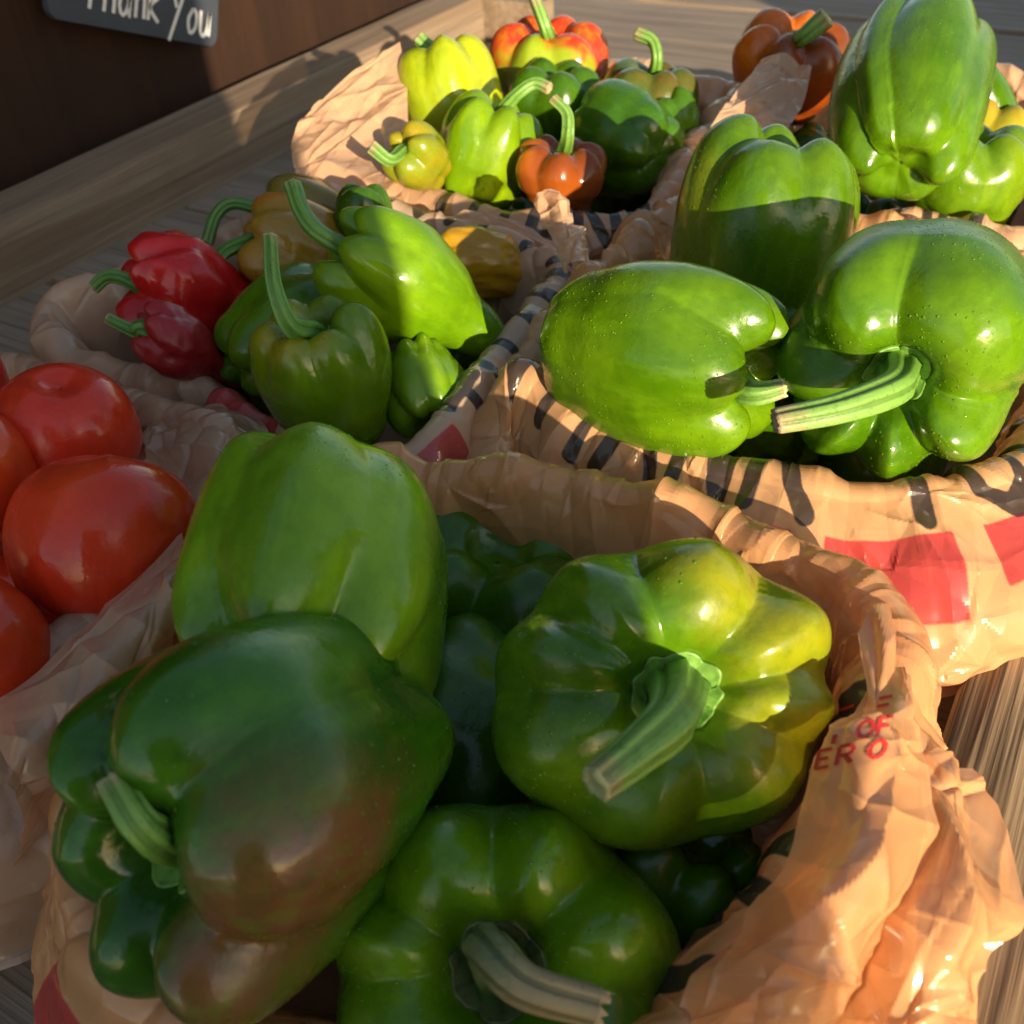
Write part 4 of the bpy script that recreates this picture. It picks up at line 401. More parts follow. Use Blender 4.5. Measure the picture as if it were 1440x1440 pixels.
def wood_material(name, c1, c2, c3, axis, seed, contrast=1., grain=1., rough=.75):
    """weathered board: long streaks along `axis`"""
    q = NT(name); o = q.n('TexCoord').outputs['Object']
    info = q.n('ObjectInfo').outputs['Random']
    comb = q.n('CombineXYZ'); 
    for k in range(3): q.s(comb.inputs[k], q.math('MULTIPLY', info, 7.3 + k * 3.1 + seed))
    add = q.n('VectorMath', operation='ADD'); q.s(add.inputs[0], o); q.s(add.inputs[1], comb.outputs[0])
    s = [1., 1., 1.]; s[axis] = .045
    v = q.stretch(add.outputs[0], tuple(s))
    s2 = [1., 1., 1.]; s2[axis] = .012
    v2 = q.stretch(add.outputs[0], tuple(s2))
    n1 = q.noise(v, 55 * grain, 5, .62, .5); n2 = q.noise(v2, 240 * grain, 4, .7); n3 = q.noise(add.outputs[0], 14, 3)
    c = q.mix(q.ramp(n1, .36, .66), c1, c2)
    c = q.mix(q.math('MULTIPLY', q.ramp(n2, .50, .66), .75 * contrast), c, c3)
    c = q.mix(q.math('MULTIPLY', q.ramp(n3, .45, .8), .35), c, tuple(x * .6 for x in c1))
    q.s(q.b.inputs['Base Color'], c)
    q.b.inputs['Roughness'].default_value = rough; q.b.inputs['Specular IOR Level'].default_value = .3
    nb = q.bump(n2, .5, .0015); nb = q.bump(n1, .35, .003, nb)
    q.s(q.b.inputs['Normal'], nb)
    return q.m

def film_material(name, tint, seed, shine=.24, trans=.24):
    q = NT(name); o = q.obj()
    blk = q.n('Attribute', attribute_name='black_print').outputs['Fac']; red = q.n('Attribute', attribute_name='red_print').outputs['Fac']
    edge = q.math('MULTIPLY', q.math('SUBTRACT', q.noise(o, 900, 2), .5), .0004)
    fb = q.ramp(q.math('ADD', blk, edge), .0004, -.0004); fr = q.ramp(q.math('ADD', red, edge), .0004, -.0004)
    n = q.noise(o, 25, 3)
    base = q.mix(n, tuple(x * .9 for x in tint), tuple(min(1, x * 1.1) for x in tint))
    c = q.mix(q.math('MULTIPLY', fr, .86), base, (.50, .012, .035)); c = q.mix(q.math('MULTIPLY', fb, .93), c, (.018, .018, .020))
    q.s(q.b.inputs['Base Color'], c)
    q.s(q.b.inputs['Roughness'], q.math('ADD', q.math('MULTIPLY', q.noise(o, 90, 3), .20), shine - .10))
    q.b.inputs['Specular IOR Level'].default_value = .55
    q.b.inputs['Coat Weight'].default_value = .55; q.b.inputs['Coat Roughness'].default_value = .10
    # tiny flat facets, each tilted its own way
    nrm = q.n('NewGeometry').outputs['Normal']
    mp = q.stretch(o, (1, .7, 1.2), (seed, 0, 0))
    vo = q.n('TexVoronoi', {'Vector': mp, 'Scale': 210.})
    sub = q.n('VectorMath', operation='SUBTRACT'); q.s(sub.inputs[0], vo.outputs['Color']); sub.inputs[1].default_value = (.5, .5, .5)
    scl = q.n('VectorMath', operation='SCALE'); q.s(scl.inputs[0], sub.outputs[0]); q.s(scl.inputs['Scale'], q.math('MULTIPLY', q.ramp(q.noise(o, 26, 2), .45, .66), .22))
    ad = q.n('VectorMath', operation='ADD'); q.s(ad.inputs[0], nrm); q.s(ad.inputs[1], scl.outputs[0])
    nm = q.n('VectorMath', operation='NORMALIZE'); q.s(nm.inputs[0], ad.outputs[0])
    nb = nm.outputs[0]
    nb = q.bump(q.noise(o, 700, 2), .03, .0006, nb)
    q.s(q.b.inputs['Normal'], nb)
    tr = q.n('BsdfTranslucent', {'Color': c, 'Normal': nb})
    tcol = q.mix(.5, c, (1., .52, .22)); tcol = q.mix(q.math('MULTIPLY', fb, .97), tcol, (.01, .01, .01)); q.s(tr.inputs['Color'], q.mix(q.math('MULTIPLY', fr, .9), tcol, (.75, .02, .04)))
    mx = q.n('MixShader', {0: trans, 1: q.b.outputs[0], 2: tr.outputs[0]})
    tp = q.n('BsdfTransparent', {'Color': (.95, .80, .66)})
    ft = q.math('MULTIPLY', q.math('SUBTRACT', 1., q.math('MAXIMUM', fb, fr)), .20)
    mx2 = q.n('MixShader', {0: ft, 1: mx.outputs[0], 2: tp.outputs[0]})
    q.t.links.new(mx2.outputs[0], q.out.inputs['Surface'])
    return q.m

# ------------------------------------------------------------------ ground, brown panel, added shade walls and the table
ground = obj('ground', mesh_from(np.array([(-60, -60, -.82), (60, -60, -.82), (60, 60, -.82), (-60, 60, -.82)]), np.array([[0, 1, 2, 3]]), False),
             plain_material('packed_earth', (.16, .13, .10), .9, 6, .4, .4)); ground['kind'] = 'structure'

def box(name, x0, x1, y0, y1, z0, z1, mat, parent=None, bev=.002, warp=0., seg=0, axis=1, seed=0):
    """a board: bevelled box, optionally cut along its length so that it can warp"""
    import bmesh
    bm = bmesh.new(); bmesh.ops.create_cube(bm, size=1.)
    c = Vector(((x0 + x1) / 2, (y0 + y1) / 2, (z0 + z1) / 2)); s = (x1 - x0, y1 - y0, z1 - z0)
    for v in bm.verts: v.co = Vector((v.co.x * s[0], v.co.y * s[1], v.co.z * s[2]))
    bmesh.ops.bevel(bm, geom=list(bm.edges), offset=bev, segments=2, affect='EDGES', profile=.6)
    if seg:
        L = s[axis]
        for k in range(1, seg):
            p = Vector((0, 0, 0)); p[axis] = -L / 2 + L * k / seg; nn = Vector((0, 0, 0)); nn[axis] = 1
            bmesh.ops.bisect_plane(bm, geom=list(bm.verts) + list(bm.edges) + list(bm.faces), plane_co=p, plane_no=nn)
        r = np.random.default_rng(seed)
        ph = r.uniform(0, 6.28, 6)
        for v in bm.verts:
            a = v.co[axis]
            for m in range(3):
                if m != axis: v.co[m] += warp * (math.sin(a * 9 + ph[m]) + .5 * math.sin(a * 31 + ph[m + 3]) + .35 * math.sin(a * 83 + ph[m] * 2))
    me = bpy.data.meshes.new(name); bm.to_mesh(me); bm.free()
    for p in me.polygons: p.use_smooth = False
    o = obj(name, me, mat, parent); o.location = c
    return o

M_slat = wood_material('slat_wood', (.25, .185, .135), (.33, .26, .20), (.10, .072, .052), 0, 1., .8)
M_rail = wood_material('rail_wood', (.23, .155, .10), (.32, .24, .165), (.10, .068, .045), 1, 2., .6)
M_lit = wood_material('old_rail_wood', (.26, .17, .10), (.44, .32, .19), (.055, .032, .020), 1, 3., 1.3, .8)

table = thing('display_table', 'weathered grey brown wooden display table with plank floor and raised edge rails', 'table', (0, 0, 0))
pitch = .1425; y = -.29
k = 0
while y < 1.62:
    xl = -.70 if y < 1.0 else -1.05
    z = (-.002, .0, -.001, .001)[k % 4]
    box('slat', xl, .06, y, y + pitch - .007, z - .022, z, M_slat, table, .0025, .0006, 14, 0, k)
    y += pitch; k += 1
for xb in (-.62, -.33, -.04):
    box('floor_bearer', xb, xb + .04, -.29, 1.60, -.075, -.0265, M_slat, table)
box('edge_rail', -.7235, -.6705, -.3, 1.05, -.05, .052, M_rail, table, .004, .0003, 30, 1, 3)
box('end_rail', -1.05, .10, 1.62, 1.665, -.05, .05, M_rail, table, .004)
box('corner_block', -.735, -.60, 1.053, 1.085, .003, .046, M_rail, table, .003)
for lx in (-.70, .02):
    for ly in (-.26, 1.5):
        box('table_leg', lx, lx + .07, ly, ly + .07, -.82, -.0765, M_rail, table)

# right rail: a sawn beam whose worn ridges are real relief
def worn_rail():
    nx, ny = 90, 520
    X = np.linspace(.003, .105, nx); Y = np.linspace(-.3, 1.6, ny)
    XX, YY = np.meshgrid(X, Y, indexing='ij')
    u = XX + .004 * np.sin(YY * 5 + 1) + .0015 * np.sin(YY * 17)
    p = np.stack([u * 9, YY * .22, 0 * u], -1)
    rg = wob(p, 3.5, 5, 3)
    zz = .050 + .0016 * rg - .0022 * np.maximum(0, wob(np.stack([u * 8, YY * .3, u], -1), 6, 9, 2) - .35)
    ed = np.minimum(XX - .003, .105 - XX); zz -= .004 * np.exp(-ed / .0012) + .0
    top = np.stack([XX, YY, zz], -1)
    # side skirts
    left = top[0].copy(); left[:, 2] = -.05; right = top[-1].copy(); right[:, 2] = -.05
    G = np.concatenate([left[None], top, right[None]], 0)
    v = G.reshape(-1, 3)
    me = mesh_from(v, grid_faces(nx + 2, ny), False, 'worn_rail')
    return obj('worn_rail', me, M_lit, table)
worn_rail()

M_brown = wood_material('brown_board', (.026, .011, .0055), (.036, .015, .007), (.016, .008, .005), 2, 4., .6, .4, .8)
wp = thing('wall_panel', 'dark rust brown boarded panel standing beyond the left edge rail', 'panel', (-.78, 0, 0))
b_ = box('board', 0, .018, -.55, 1.10, -.82, .9, M_brown, wp, .002); b_.location.x -= .009

M_shade_wall = wood_material('shade_wall_boards', (.20, .13, .085), (.27, .18, .12), (.10, .065, .045), 2, 5., .6, .5)  # boards of the unseen walls added as shade casters
def shade_wall(name, p, q, z0, z1):
    p = Vector(p); q = Vector(q); d = (q - p); L = d.length; ang = math.atan2(d.y, d.x)
    me = box(name, 0, L, -.02, .02, z0, z1, M_shade_wall)
    me.location = ((p.x + q.x) / 2, (p.y + q.y) / 2, (z0 + z1) / 2); me.rotation_euler = (0, 0, ang); me['kind'] = 'structure'
    return me
shade_wall('wall', (.44, -.215), (.13, -.62), -.82, .95)      # unseen, added to cast the photographer's shadow over the front left
shade_wall('wall', (.62, .49), (1.1, 1.11), -.82, .9)           # unseen too, added to keep the far right planks in shade

# hanging chalk sign
def sign():
    P = [Vector(p) for p in SIGN]          # bottom-left, bottom-right, top-right, top-left
    t = thing('chalk_sign', 'dark slate chalkboard sign with white handwriting hanging on the brown panel', 'sign', tuple(P[1]))
    U = (P[1] - P[0]).normalized(); N = Vector((1, 0, 0)); Vv = N.cross(U); Wd = (P[1] - P[0]).length; Hh = .11
    M = Matrix((U, Vv, N)).transposed().to_4x4(); M.translation = P[0]
    Hh = .12
    # rounded board outline
    rr = .010; pts = []
    for cx, cy, a0 in ((Wd - rr, rr, -90), (Wd - rr, Hh - rr, 0), (rr, Hh - rr, 90), (rr, rr, 180)):
        for k in range(7):
            a = R(a0 + k * 15); pts.append((cx + rr * math.cos(a), cy + rr * math.sin(a)))
    n = len(pts)
    v = [(x, y, 0) for x, y in pts] + [(x, y, .006) for x, y in pts]
    me = bpy.data.meshes.new('board'); me.from_pydata(v, [], [list(range(n))[::-1], list(range(n, 2 * n))] + [[i, (i + 1) % n, n + (i + 1) % n, n + i] for i in range(n)])
    for vv in me.vertices: vv.co = M @ vv.co - P[1]
    obj('slate_board', me, plain_material('slate', (.045, .055, .075), .55, 30, .25, .1), t)
    # chalk strokes: Thank You, in board units
    S = {'T': [[(0, 1), (.62, 1)], [(.34, 1.02), (.28, 0)]], 'h': [[(.02, 1), (0, 0)], [(0, .42), (.2, .6), (.32, .45), (.34, 0)]],
         'a': [[(.36, .52), (.14, .55), (.02, .25), (.14, 0), (.32, .12), (.38, .5), (.40, .05), (.46, 0)]], 'n': [[(0, .55), (.02, 0)], [(.02, .38), (.2, .56), (.3, .4), (.33, 0)]],
         'k': [[(.03, 1.05), (0, 0)], [(.36, .55), (.04, .28), (.4, -.02)]], 'Y': [[(0, 1), (.28, .5)], [(.6, 1.05), (.1, -.25)]],
         'o': [[(.2, .55), (.03, .3), (.15, 0), (.36, .15), (.34, .45), (.2, .55)]], 'u': [[(0, .55), (.05, .08), (.22, 0), (.34, .2), (.38, .55)], [(.38, .55), (.42, 0)]]}
    quads = []; vs = []
    x = .052
    def word(w, x, base, hgt):
        for ch in w:
            wmax = 0
            for st in S[ch]:
                pts = crom(np.array(st), np.linspace(0, len(st) - 1 - 1e-6, 14)); pts = pts * np.array([hgt * .78, hgt])
                pts[:, 0] += x + pts[:, 1] * .12; pts[:, 1] += base
                wmax = max(wmax, max(s[0] for s in st))
                d = np.gradient(pts, axis=0); d /= np.linalg.norm(d, axis=1)[:, None] + 1e-9
                nr = np.stack([-d[:, 1], d[:, 0]], 1) * .0017
                o0 = len(vs)
                for a_, b_ in zip(pts + nr, pts - nr): vs.append((*a_, .0066)); vs.append((*b_, .0066))
                quads.extend([[o0 + 2 * i, o0 + 2 * i + 1, o0 + 2 * i + 3, o0 + 2 * i + 2] for i in range(13)])
            x += (wmax + .16) * hgt * .78
        return x
    x = word('Thank', .030, .012, .036); word('You', x + .006, .008, .036)
    me = bpy.data.meshes.new('chalk_lettering'); me.from_pydata(vs, [], quads)
    for vv in me.vertices: vv.co = M @ vv.co - P[1]
    obj('chalk_lettering', me, plain_material('chalk', (.70, .70, .70), .95, 300, .2, .2), t)
    # string it hangs from
    for fx in (.25, .75):
        a = M @ Vector((Wd * fx, Hh - .004, .003)) - P[1]
        b = Vector((a.x - .008, a.y, a.z + .25))
        tube('hanging_string', [a, b], [.0009, .0009], plain_material('string', (.5, .42, .3), .9), t)

def tube_mesh(pts, rad, ns=18, ridges=0, seed=0, n=None, jitter=0.):
    pts = np.array([tuple(p) for p in pts], float); rad = np.array(rad, float)
    n = n or max(2, (len(pts) - 1) * 12 + 1)
    t = np.linspace(0, len(pts) - 1 - 1e-6, n)
    if len(pts) > 2:
        C = crom(pts, t)
    else:
        C = pts[0] + (pts[1] - pts[0]) * (t[:, None])
    rr = np.interp(t, np.arange(len(rad)), rad)
    d = np.gradient(C, axis=0); d /= np.linalg.norm(d, axis=1)[:, None] + 1e-12
    up = np.array([.3, .2, 1.]); up = np.cross(d[0], up); up /= np.linalg.norm(up)
    A = np.zeros_like(C); 
    for i in range(n):
        up = up - d[i] * (up @ d[i]); up /= np.linalg.norm(up); A[i] = up
    B = np.cross(d, A)
    th = np.linspace(0, 2 * np.pi, ns, endpoint=False)
    r = np.random.default_rng(seed + 3)
    ph = r.uniform(0, 6.28, 3)
    prof = 1 + (ridges and .11 * np.cos(ridges * th + ph[0]) + .06 * np.cos((ridges * 2 + 1) * th + ph[1]))
    prof = np.broadcast_to(prof, (ns,))
    RR = rr[:, None] * prof[None] * (1 + jitter * wob(np.stack([t[:, None] + 0 * th, np.cos(th)[None] + 0 * t[:, None], np.sin(th)[None] + 0 * t[:, None]], -1), .35, seed + 11, 2))
    V = C[:, None] + RR[..., None] * (np.cos(th)[None, :, None] * A[:, None] + np.sin(th)[None, :, None] * B[:, None])
    f = grid_faces(ns, n, True)   # index i*n + j with i around
    V2 = V.transpose(1, 0, 2)
    along = np.broadcast_to((t / t[-1])[None], (ns, n)); rid = np.broadcast_to(prof[:, None] - 1, (ns, n)) * 6 + .5
    return V2, f, along, rid, C, d, A, B, rr, prof, th

def tube(name, pts, rad, mat, parent, ns=10, cap=True):
    V, f, al, ri, *_ = tube_mesh(pts, rad, ns, n=6 if len(pts) == 2 else None)
    me = mesh_from(V.reshape(-1, 3), f); return obj(name, me, mat, parent)
sign()

# ------------------------------------------------------------------ peppers and tomatoes
def make_produce(D):
    n_lv = D['n']; nth, nv = {3: (224, 132), 2: (128, 80)}[n_lv]
    Rr, H, dim, tap, tip = D['R'], D['H'], D['dim'], D['taper'], D['tip']
    tom = D['name'] == 'tomato'
    r = np.random.default_rng(D['seed'] * 17 + 5)
    if tom:
        prof = [(0, 1 - dim), (.10, 1 - dim * .9), (.22, 1 - dim * .3), (.40, .985), (.60, .90), (.78, .72), (.92, .44), (1., .08), (.985, -.26), (.90, -.56), (.72, -.80), (.48, -.94), (.24, -.99), (.10, -1 + tip * .5), (0, -1 + tip * .5)]
    else:
        prof = [(0, 1 - dim), (.13, 1 - dim * .99), (.24, 1 - dim * .72), (.36, 1 - dim * .22), (.52, .995), (.70, .96), (.86, .82), (.965, .58), (1., .28), ((1 + tap) / 2 + .025, -.18), (tap, -.52), (tap * .90, -.78), (tap * .70, -.95), (tap * .44, -1.0), (tap * .20, -1 + tip * .75), (0, -1 + tip)]
    prof = np.array(prof)
    dense = crom(prof, np.linspace(0, len(prof) - 1 - 1e-6, 600))
    dl = np.concatenate([[0], np.cumsum(np.hypot(*(np.diff(dense * np.array([Rr, H]), axis=0).T)))]); dl /= dl[-1]
    cre = sorted([(c + D['roll']) % 360 for c in D['cre']])
    m = len(cre); cr = np.radians(cre)
    gaps = np.array([((cr[(i + 1) % m] - cr[i]) % (2 * np.pi)) for i in range(m)])
    # per-lobe size variation, blended around
    lob_r = r.uniform(-.03, .03, m); lob_t = r.uniform(-.05, .05, m); lob_b = r.uniform(-.13, .10, m)
    dscale = r.uniform(.75, 1.15, m) * np.array([min(1., (min(gaps[i], gaps[i - 1]) / .75)) for i in range(m)])
    dtop, dmid, dbot = D['dep']
    wph = r.uniform(0, 6.28, m)
    off3 = r.uniform(-5, 5, 3)

    def surf(S, TH):
        rho = np.interp(S, dl, dense[:, 0]); zt = np.interp(S, dl, dense[:, 1])
        TH = TH + (.30 if D['seed'] == 11 else .10) * np.sin(zt * 2.2 + wph[0]) * (1 - tom) 
        g = np.zeros_like(S); lr = np.zeros_like(S); lt = np.zeros_like(S); lb = np.zeros_like(S)
        for i in range(m):
            c0 = cr[i] + .05 * np.sin(zt * 3 + wph[i])
            de = (TH - c0 + np.pi) % (2 * np.pi) - np.pi
            wr_ = .56 * gaps[i]; wl = .56 * gaps[i - 1]
            w = np.where(de > 0, wr_, wl)
            x = np.sqrt(de * de + .0065) / w
            g = np.maximum(g, dscale[i] * np.clip(1 - x, 0, 1) ** 1.9) + .12 * dscale[i] * np.clip(1 - x, 0, 1) ** 2
            # lobe weight between crease i and i+1
            ph = ((TH - c0) % (2 * np.pi)) / gaps[i]
            lw = np.where((ph > 0) & (ph < 1), np.sin(np.clip(ph, 0, 1) * np.pi) ** 1.2, 0)
            lr += lob_r[i] * lw; lt += lob_t[i] * lw; lb += lob_b[i] * lw
        d = np.interp(zt, [-1, -.75, -.25, .25, .7, 1], [dbot, dbot * .85, dmid * .9, dmid, dtop * .8, dtop])
        inner = sstep(rho, .10, .42); up = sstep(zt, .1, .75); lo = sstep(-zt, .1, .8)
        rho2 = rho * (1 - d * g * (.35 + .65 * inner)) * (1 + lr * (1 - .3 * lo))
        z2 = zt - up * inner * g * dtop * .95 + up * inner * (lt + .05) + lo * g * dbot * .7 * sstep(rho, .05, .35) - lo * lb * sstep(rho, .08, .4)
        x_, y_ = rho2 * np.cos(TH) * Rr, rho2 * np.sin(TH) * Rr; z_ = z2 * H
        q = np.stack([x_, y_, z_], -1)
        nn = wob(q / Rr + off3, .28, D['seed'], 2) * D['noise'] * Rr * sstep(rho, .02, .5)
        if D['wr']:
            w2 = wob(q / Rr * np.array([1, 1, .6]) + off3, .8, D['seed'] + 4, 3); nn = nn - D['wr'] * Rr * np.abs(w2) * sstep(rho, .1, .5)
        rad = np.stack([np.cos(TH), np.sin(TH), .5 * np.sign(zt) * zt * zt], -1)
        q = q + rad * nn[..., None]
        q[..., 0] += D['bend'] * Rr * (zt ** 2)
        # slight squash so that no pepper is a body of revolution
        sq = 1 + .05 * np.cos(2 * (TH - wph[0])) * (1 - tom)
        sxy = {13: (1.09, .86)}.get(D['seed'], (1., 1.)); q[..., 0] *= sq * sxy[0]; q[..., 1] *= sq * sxy[1]
        return q

    Z = np.array(D['Z']); X = np.array(D['X']); X = X - Z * (X @ Z); X /= np.linalg.norm(X); Y = np.cross(Z, X)
    root = thing(D['name'], D['label'], D['cat'], D['c'], D['group'])
    Mx = Matrix(((X[0], Y[0], Z[0]), (X[1], Y[1], Z[1]), (X[2], Y[2], Z[2])))
    root.rotation_mode = 'QUATERNION'; root.rotation_quaternion = Mx.to_quaternion()
    s = np.linspace(.0015, .9985, nv); th = np.linspace(0, 2 * np.pi, nth, endpoint=False)
    TH, S = np.meshgrid(th, s, indexing='ij')
    V = surf(S, TH)
    nt = nth * nv
    vv = np.concatenate([V.reshape(-1, 3), V[:, 0].mean(0)[None], V[:, -1].mean(0)[None]])
    i = np.arange(nth); i2 = (i + 1) % nth
    caps = np.concatenate([np.stack([np.full(nth, nt), i2 * nv, i * nv], 1)[:, ::-1], np.stack([np.full(nth, nt + 1), i * nv + nv - 1, i2 * nv + nv - 1], 1)[:, ::-1]])
    me = mesh_from(vv, [grid_faces(nth, nv, True), caps], True, 'flesh')
    me.flip_normals() if False else None
    c1, c2 = D['col']
    if D['name'] == 'bell_pepper' and c1[1] > c1[0] * 1.6: up_ = {11: 1.3, 12: 1.22, 14: 1.15}.get(D['seed'], 1.); c1, c2 = [tuple(x * f_ * k_ * up_ for x, k_ in zip(c, (1., 1., .5))) for c, f_ in ((c1, .70), (c2, .76))]
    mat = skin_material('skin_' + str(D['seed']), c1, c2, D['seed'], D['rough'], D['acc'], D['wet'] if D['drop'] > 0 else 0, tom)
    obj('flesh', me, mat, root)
    # beads of dew as tiny domes standing on the skin
    nd = int(2400 * D['drop']) if n_lv == 3 else int(200 * D['drop'])
    if nd > 0 and not tom:
        k = nd * 4
        sA = r.uniform(.06, .96, k); tA = r.uniform(0, 6.283, k)
        p = surf(sA, tA)
        keep = (wob(p / Rr + off3, .55, D['seed'] + 21, 3) > .12) & (r.uniform(0, 1, k) < np.hypot(p[:, 0], p[:, 1]) / Rr)
        sA, tA, p = sA[keep][:nd], tA[keep][:nd], p[keep][:nd]
        e1 = surf(sA + 2e-3, tA) - p; e2 = surf(sA, tA + .01) - p
        nn_ = np.cross(e2, e1); nn_ /= np.linalg.norm(nn_, axis=1)[:, None] + 1e-12
        nn_ *= np.sign((nn_ * p).sum(1))[:, None]
        t1 = e2 / (np.linalg.norm(e2, axis=1)[:, None] + 1e-12); t2 = np.cross(nn_, t1)
        sz = .00013 + .00042 * r.uniform(0, 1, len(p)) ** 3
        a7 = np.linspace(0, 2 * np.pi, 7, endpoint=False)
        tmpl = np.array([(math.cos(a), math.sin(a), -.12) for a in a7] + [(.74 * math.cos(a), .74 * math.sin(a), .36) for a in a7] + [(0, 0, .58)])
        Vd = p[:, None] + sz[:, None, None] * (tmpl[None, :, 0:1] * t1[:, None] + tmpl[None, :, 1:2] * t2[:, None] + tmpl[None, :, 2:3] * nn_[:, None])
        q4 = np.array([[i_, (i_ + 1) % 7, 7 + (i_ + 1) % 7, 7 + i_] for i_ in range(7)]); q3 = np.array([[7 + i_, 7 + (i_ + 1) % 7, 14] for i_ in range(7)])
        bo = (np.arange(len(p)) * 15)[:, None, None]
        me = mesh_from(Vd.reshape(-1, 3), [(q4[None] + bo).reshape(-1, 4), (q3[None] + bo).reshape(-1, 3)], True, 'dew')
        dm = bpy.data.materials.new('dew_' + str(D['seed'])); dm.use_nodes = True; db = dm.node_tree.nodes['Principled BSDF']
        db.inputs['Base Color'].default_value = (*[(x + y_) * .55 for x, y_ in zip(c1, c2)], 1); db.inputs['Roughness'].default_value = .06; db.inputs['Specular IOR Level'].default_value = .6
        dw = obj('dew', me, dm, root); dw['kind'] = 'stuff'
    if not D['calyx'] and not D['stem']: return root
    if not D['calyx'] : return root
    if not D['stem']: return root
    # calyx: a scalloped green cap lying in the dimple
    fr = .26 if not tom else .30
    nr_, nth2 = 22, 120
    th = np.linspace(0, 2 * np.pi, nth2, endpoint=False)
    k5 = r.integers(5, 7); phs = r.uniform(0, 6.28)
    s_edge = np.interp(fr, dense[:250, 0], dl[:250])
    lobes = 1 + (.16 * np.cos(k5 * (th - phs)) + .3 * np.cos(2 * th + phs) if tom else .07 * ((1 - np.abs(np.sin(k5 * .5 * (th - phs)))) ** 1.3 - .3) + .03 * np.cos(2 * th + phs)) + .03 * wob(np.stack([np.cos(th), np.sin(th), 0 * th], -1) * 2, .8, D['seed'] + 8, 2)
    tt = np.linspace(0, 1, nr_)
    Sg = np.clip((lobes[:, None] * tt[None]) * s_edge, .001, 1); THg = np.broadcast_to(th[:, None], Sg.shape)
    P0 = surf(Sg, THg)
    e = 2e-3
    du = surf(Sg + e, THg) - P0; dv_ = surf(Sg, THg + .02) - P0
    N = np.cross(dv_, du); N = -N / (np.linalg.norm(N, axis=-1, keepdims=True) + 1e-12)
    N = np.where((N[..., 2:3] < 0), -N, N)
    lift = (.0007 + .0002 * np.cos(k5 * (th - phs))[:, None] * tt[None] + .0007 * (tt[None] ** 7) * (.4 + .6 * np.abs(wob(np.stack([np.cos(th), np.sin(th), 0 * th], -1) * 3, 1., D['seed'] + 6, 2)))[:, None])
    low = .0010 * (1 - tt[None] ** 2) - .0004 * tt[None]
    Pc = P0 + N * (lift + low)[..., None]
    Pb = P0 + N * (lift + low - .0009)[..., None]
    V = np.concatenate([Pc, Pb[:, ::-1]], 1)
    me = mesh_from(V.reshape(-1, 3), grid_faces(nth2, 2 * nr_, True), True, 'calyx')
    attr(me, 'along', np.concatenate([np.broadcast_to(tt * .55, (nth2, nr_)), np.broadcast_to(tt[::-1] * .55, (nth2, nr_))], 1)); 
    attr(me, 'ridge', np.broadcast_to(.5 + .3 * np.cos(k5 * 2 * th)[:, None], (nth2, 2 * nr_)))
    big = Rr > .038
    if tom: base, tp, dry = (.10, .09, .04), (.16, .12, .06), .25
    elif D['seed'] == 14: base, tp, dry = (.07, .13, .025), (.20, .20, .09), .62
    elif D['seed'] in (51, 52, 53, 54, 55, 56): base, tp, dry = (.085, .24, .035), (.11, .26, .05), .93
    else: base, tp, dry = (.14, .32, .035), (.19, .36, .07), .86
    sm = stem_material('stem_' + str(D['seed']), base, tp, dry, D['seed'])
    obj('calyx', me, sm, root)
    if tom: return root
    # stem
    Mi = Mx.inverted(); c = Vector(D['c'])
    pts = [Mi @ (Vector(p) - c) for p in D['stem']]
    b0 = Vector((0, 0, H * (1 - dim) - .002))
    pts[0] = Vector((pts[0].x * .25, pts[0].y * .25, max(H * (1 - dim) + .006, b0.z + .006)))
    pts = [b0] + pts
    r0, r1 = D['sr'][0] / 1000., D['sr'][1] / 1000.
    rads = [r0 * 1.45, r0 * 1.02] + [r0 * .9 + (r1 - r0 * .9) * (k / max(1, len(pts) - 3)) for k in range(1, len(pts) - 1)]
    if len(rads) > 3: rads[-1] *= 1.12
    V, f, al, ri, C, d, A, B, rr, pf, th = tube_mesh(pts, rads, 30, 5, D['seed'], None, .06)
    me = mesh_from(V.reshape(-1, 3), f, True, 'stem'); attr(me, 'along', al); attr(me, 'ridge', ri)
    so = obj('stem', me, sm, root)
    # cut end: torn, slightly hollow face
    ns = len(th); ring = V[:, -1]; cen = C[-1]; dd = d[-1]
    levels = []
    for fr_, dep_ in ((1., 0.), (.93, .0012), (.72, .0004), (.45, -.0008), (.2, -.0012), (.02, -.0010)):
        jit = r.normal(0, .00022 if D['seed'] != 14 else .0011, ns)
        levels.append(cen + (ring - cen) * fr_ + dd * (dep_ * r0 / .006 + (jit if fr_ < 1 else 0))[..., None] if fr_ < 1 else ring)
    VV = np.stack(levels, 1)
    me = mesh_from(VV.reshape(-1, 3), grid_faces(ns, len(levels), True), True, 'cut_end')
    obj('cut_end', me, M_cut_dry if D['seed'] in (14, 22, 44, 45, 52) else M_cut, so)
    return root

M_cut = plain_material('cut_stem', (.42, .44, .20), .7, 500, .45, .4)
M_cut_dry = plain_material('dry_cut_stem', (.44, .34, .20), .8, 500, .5, .5)
for D in PRODUCE: make_produce(D)

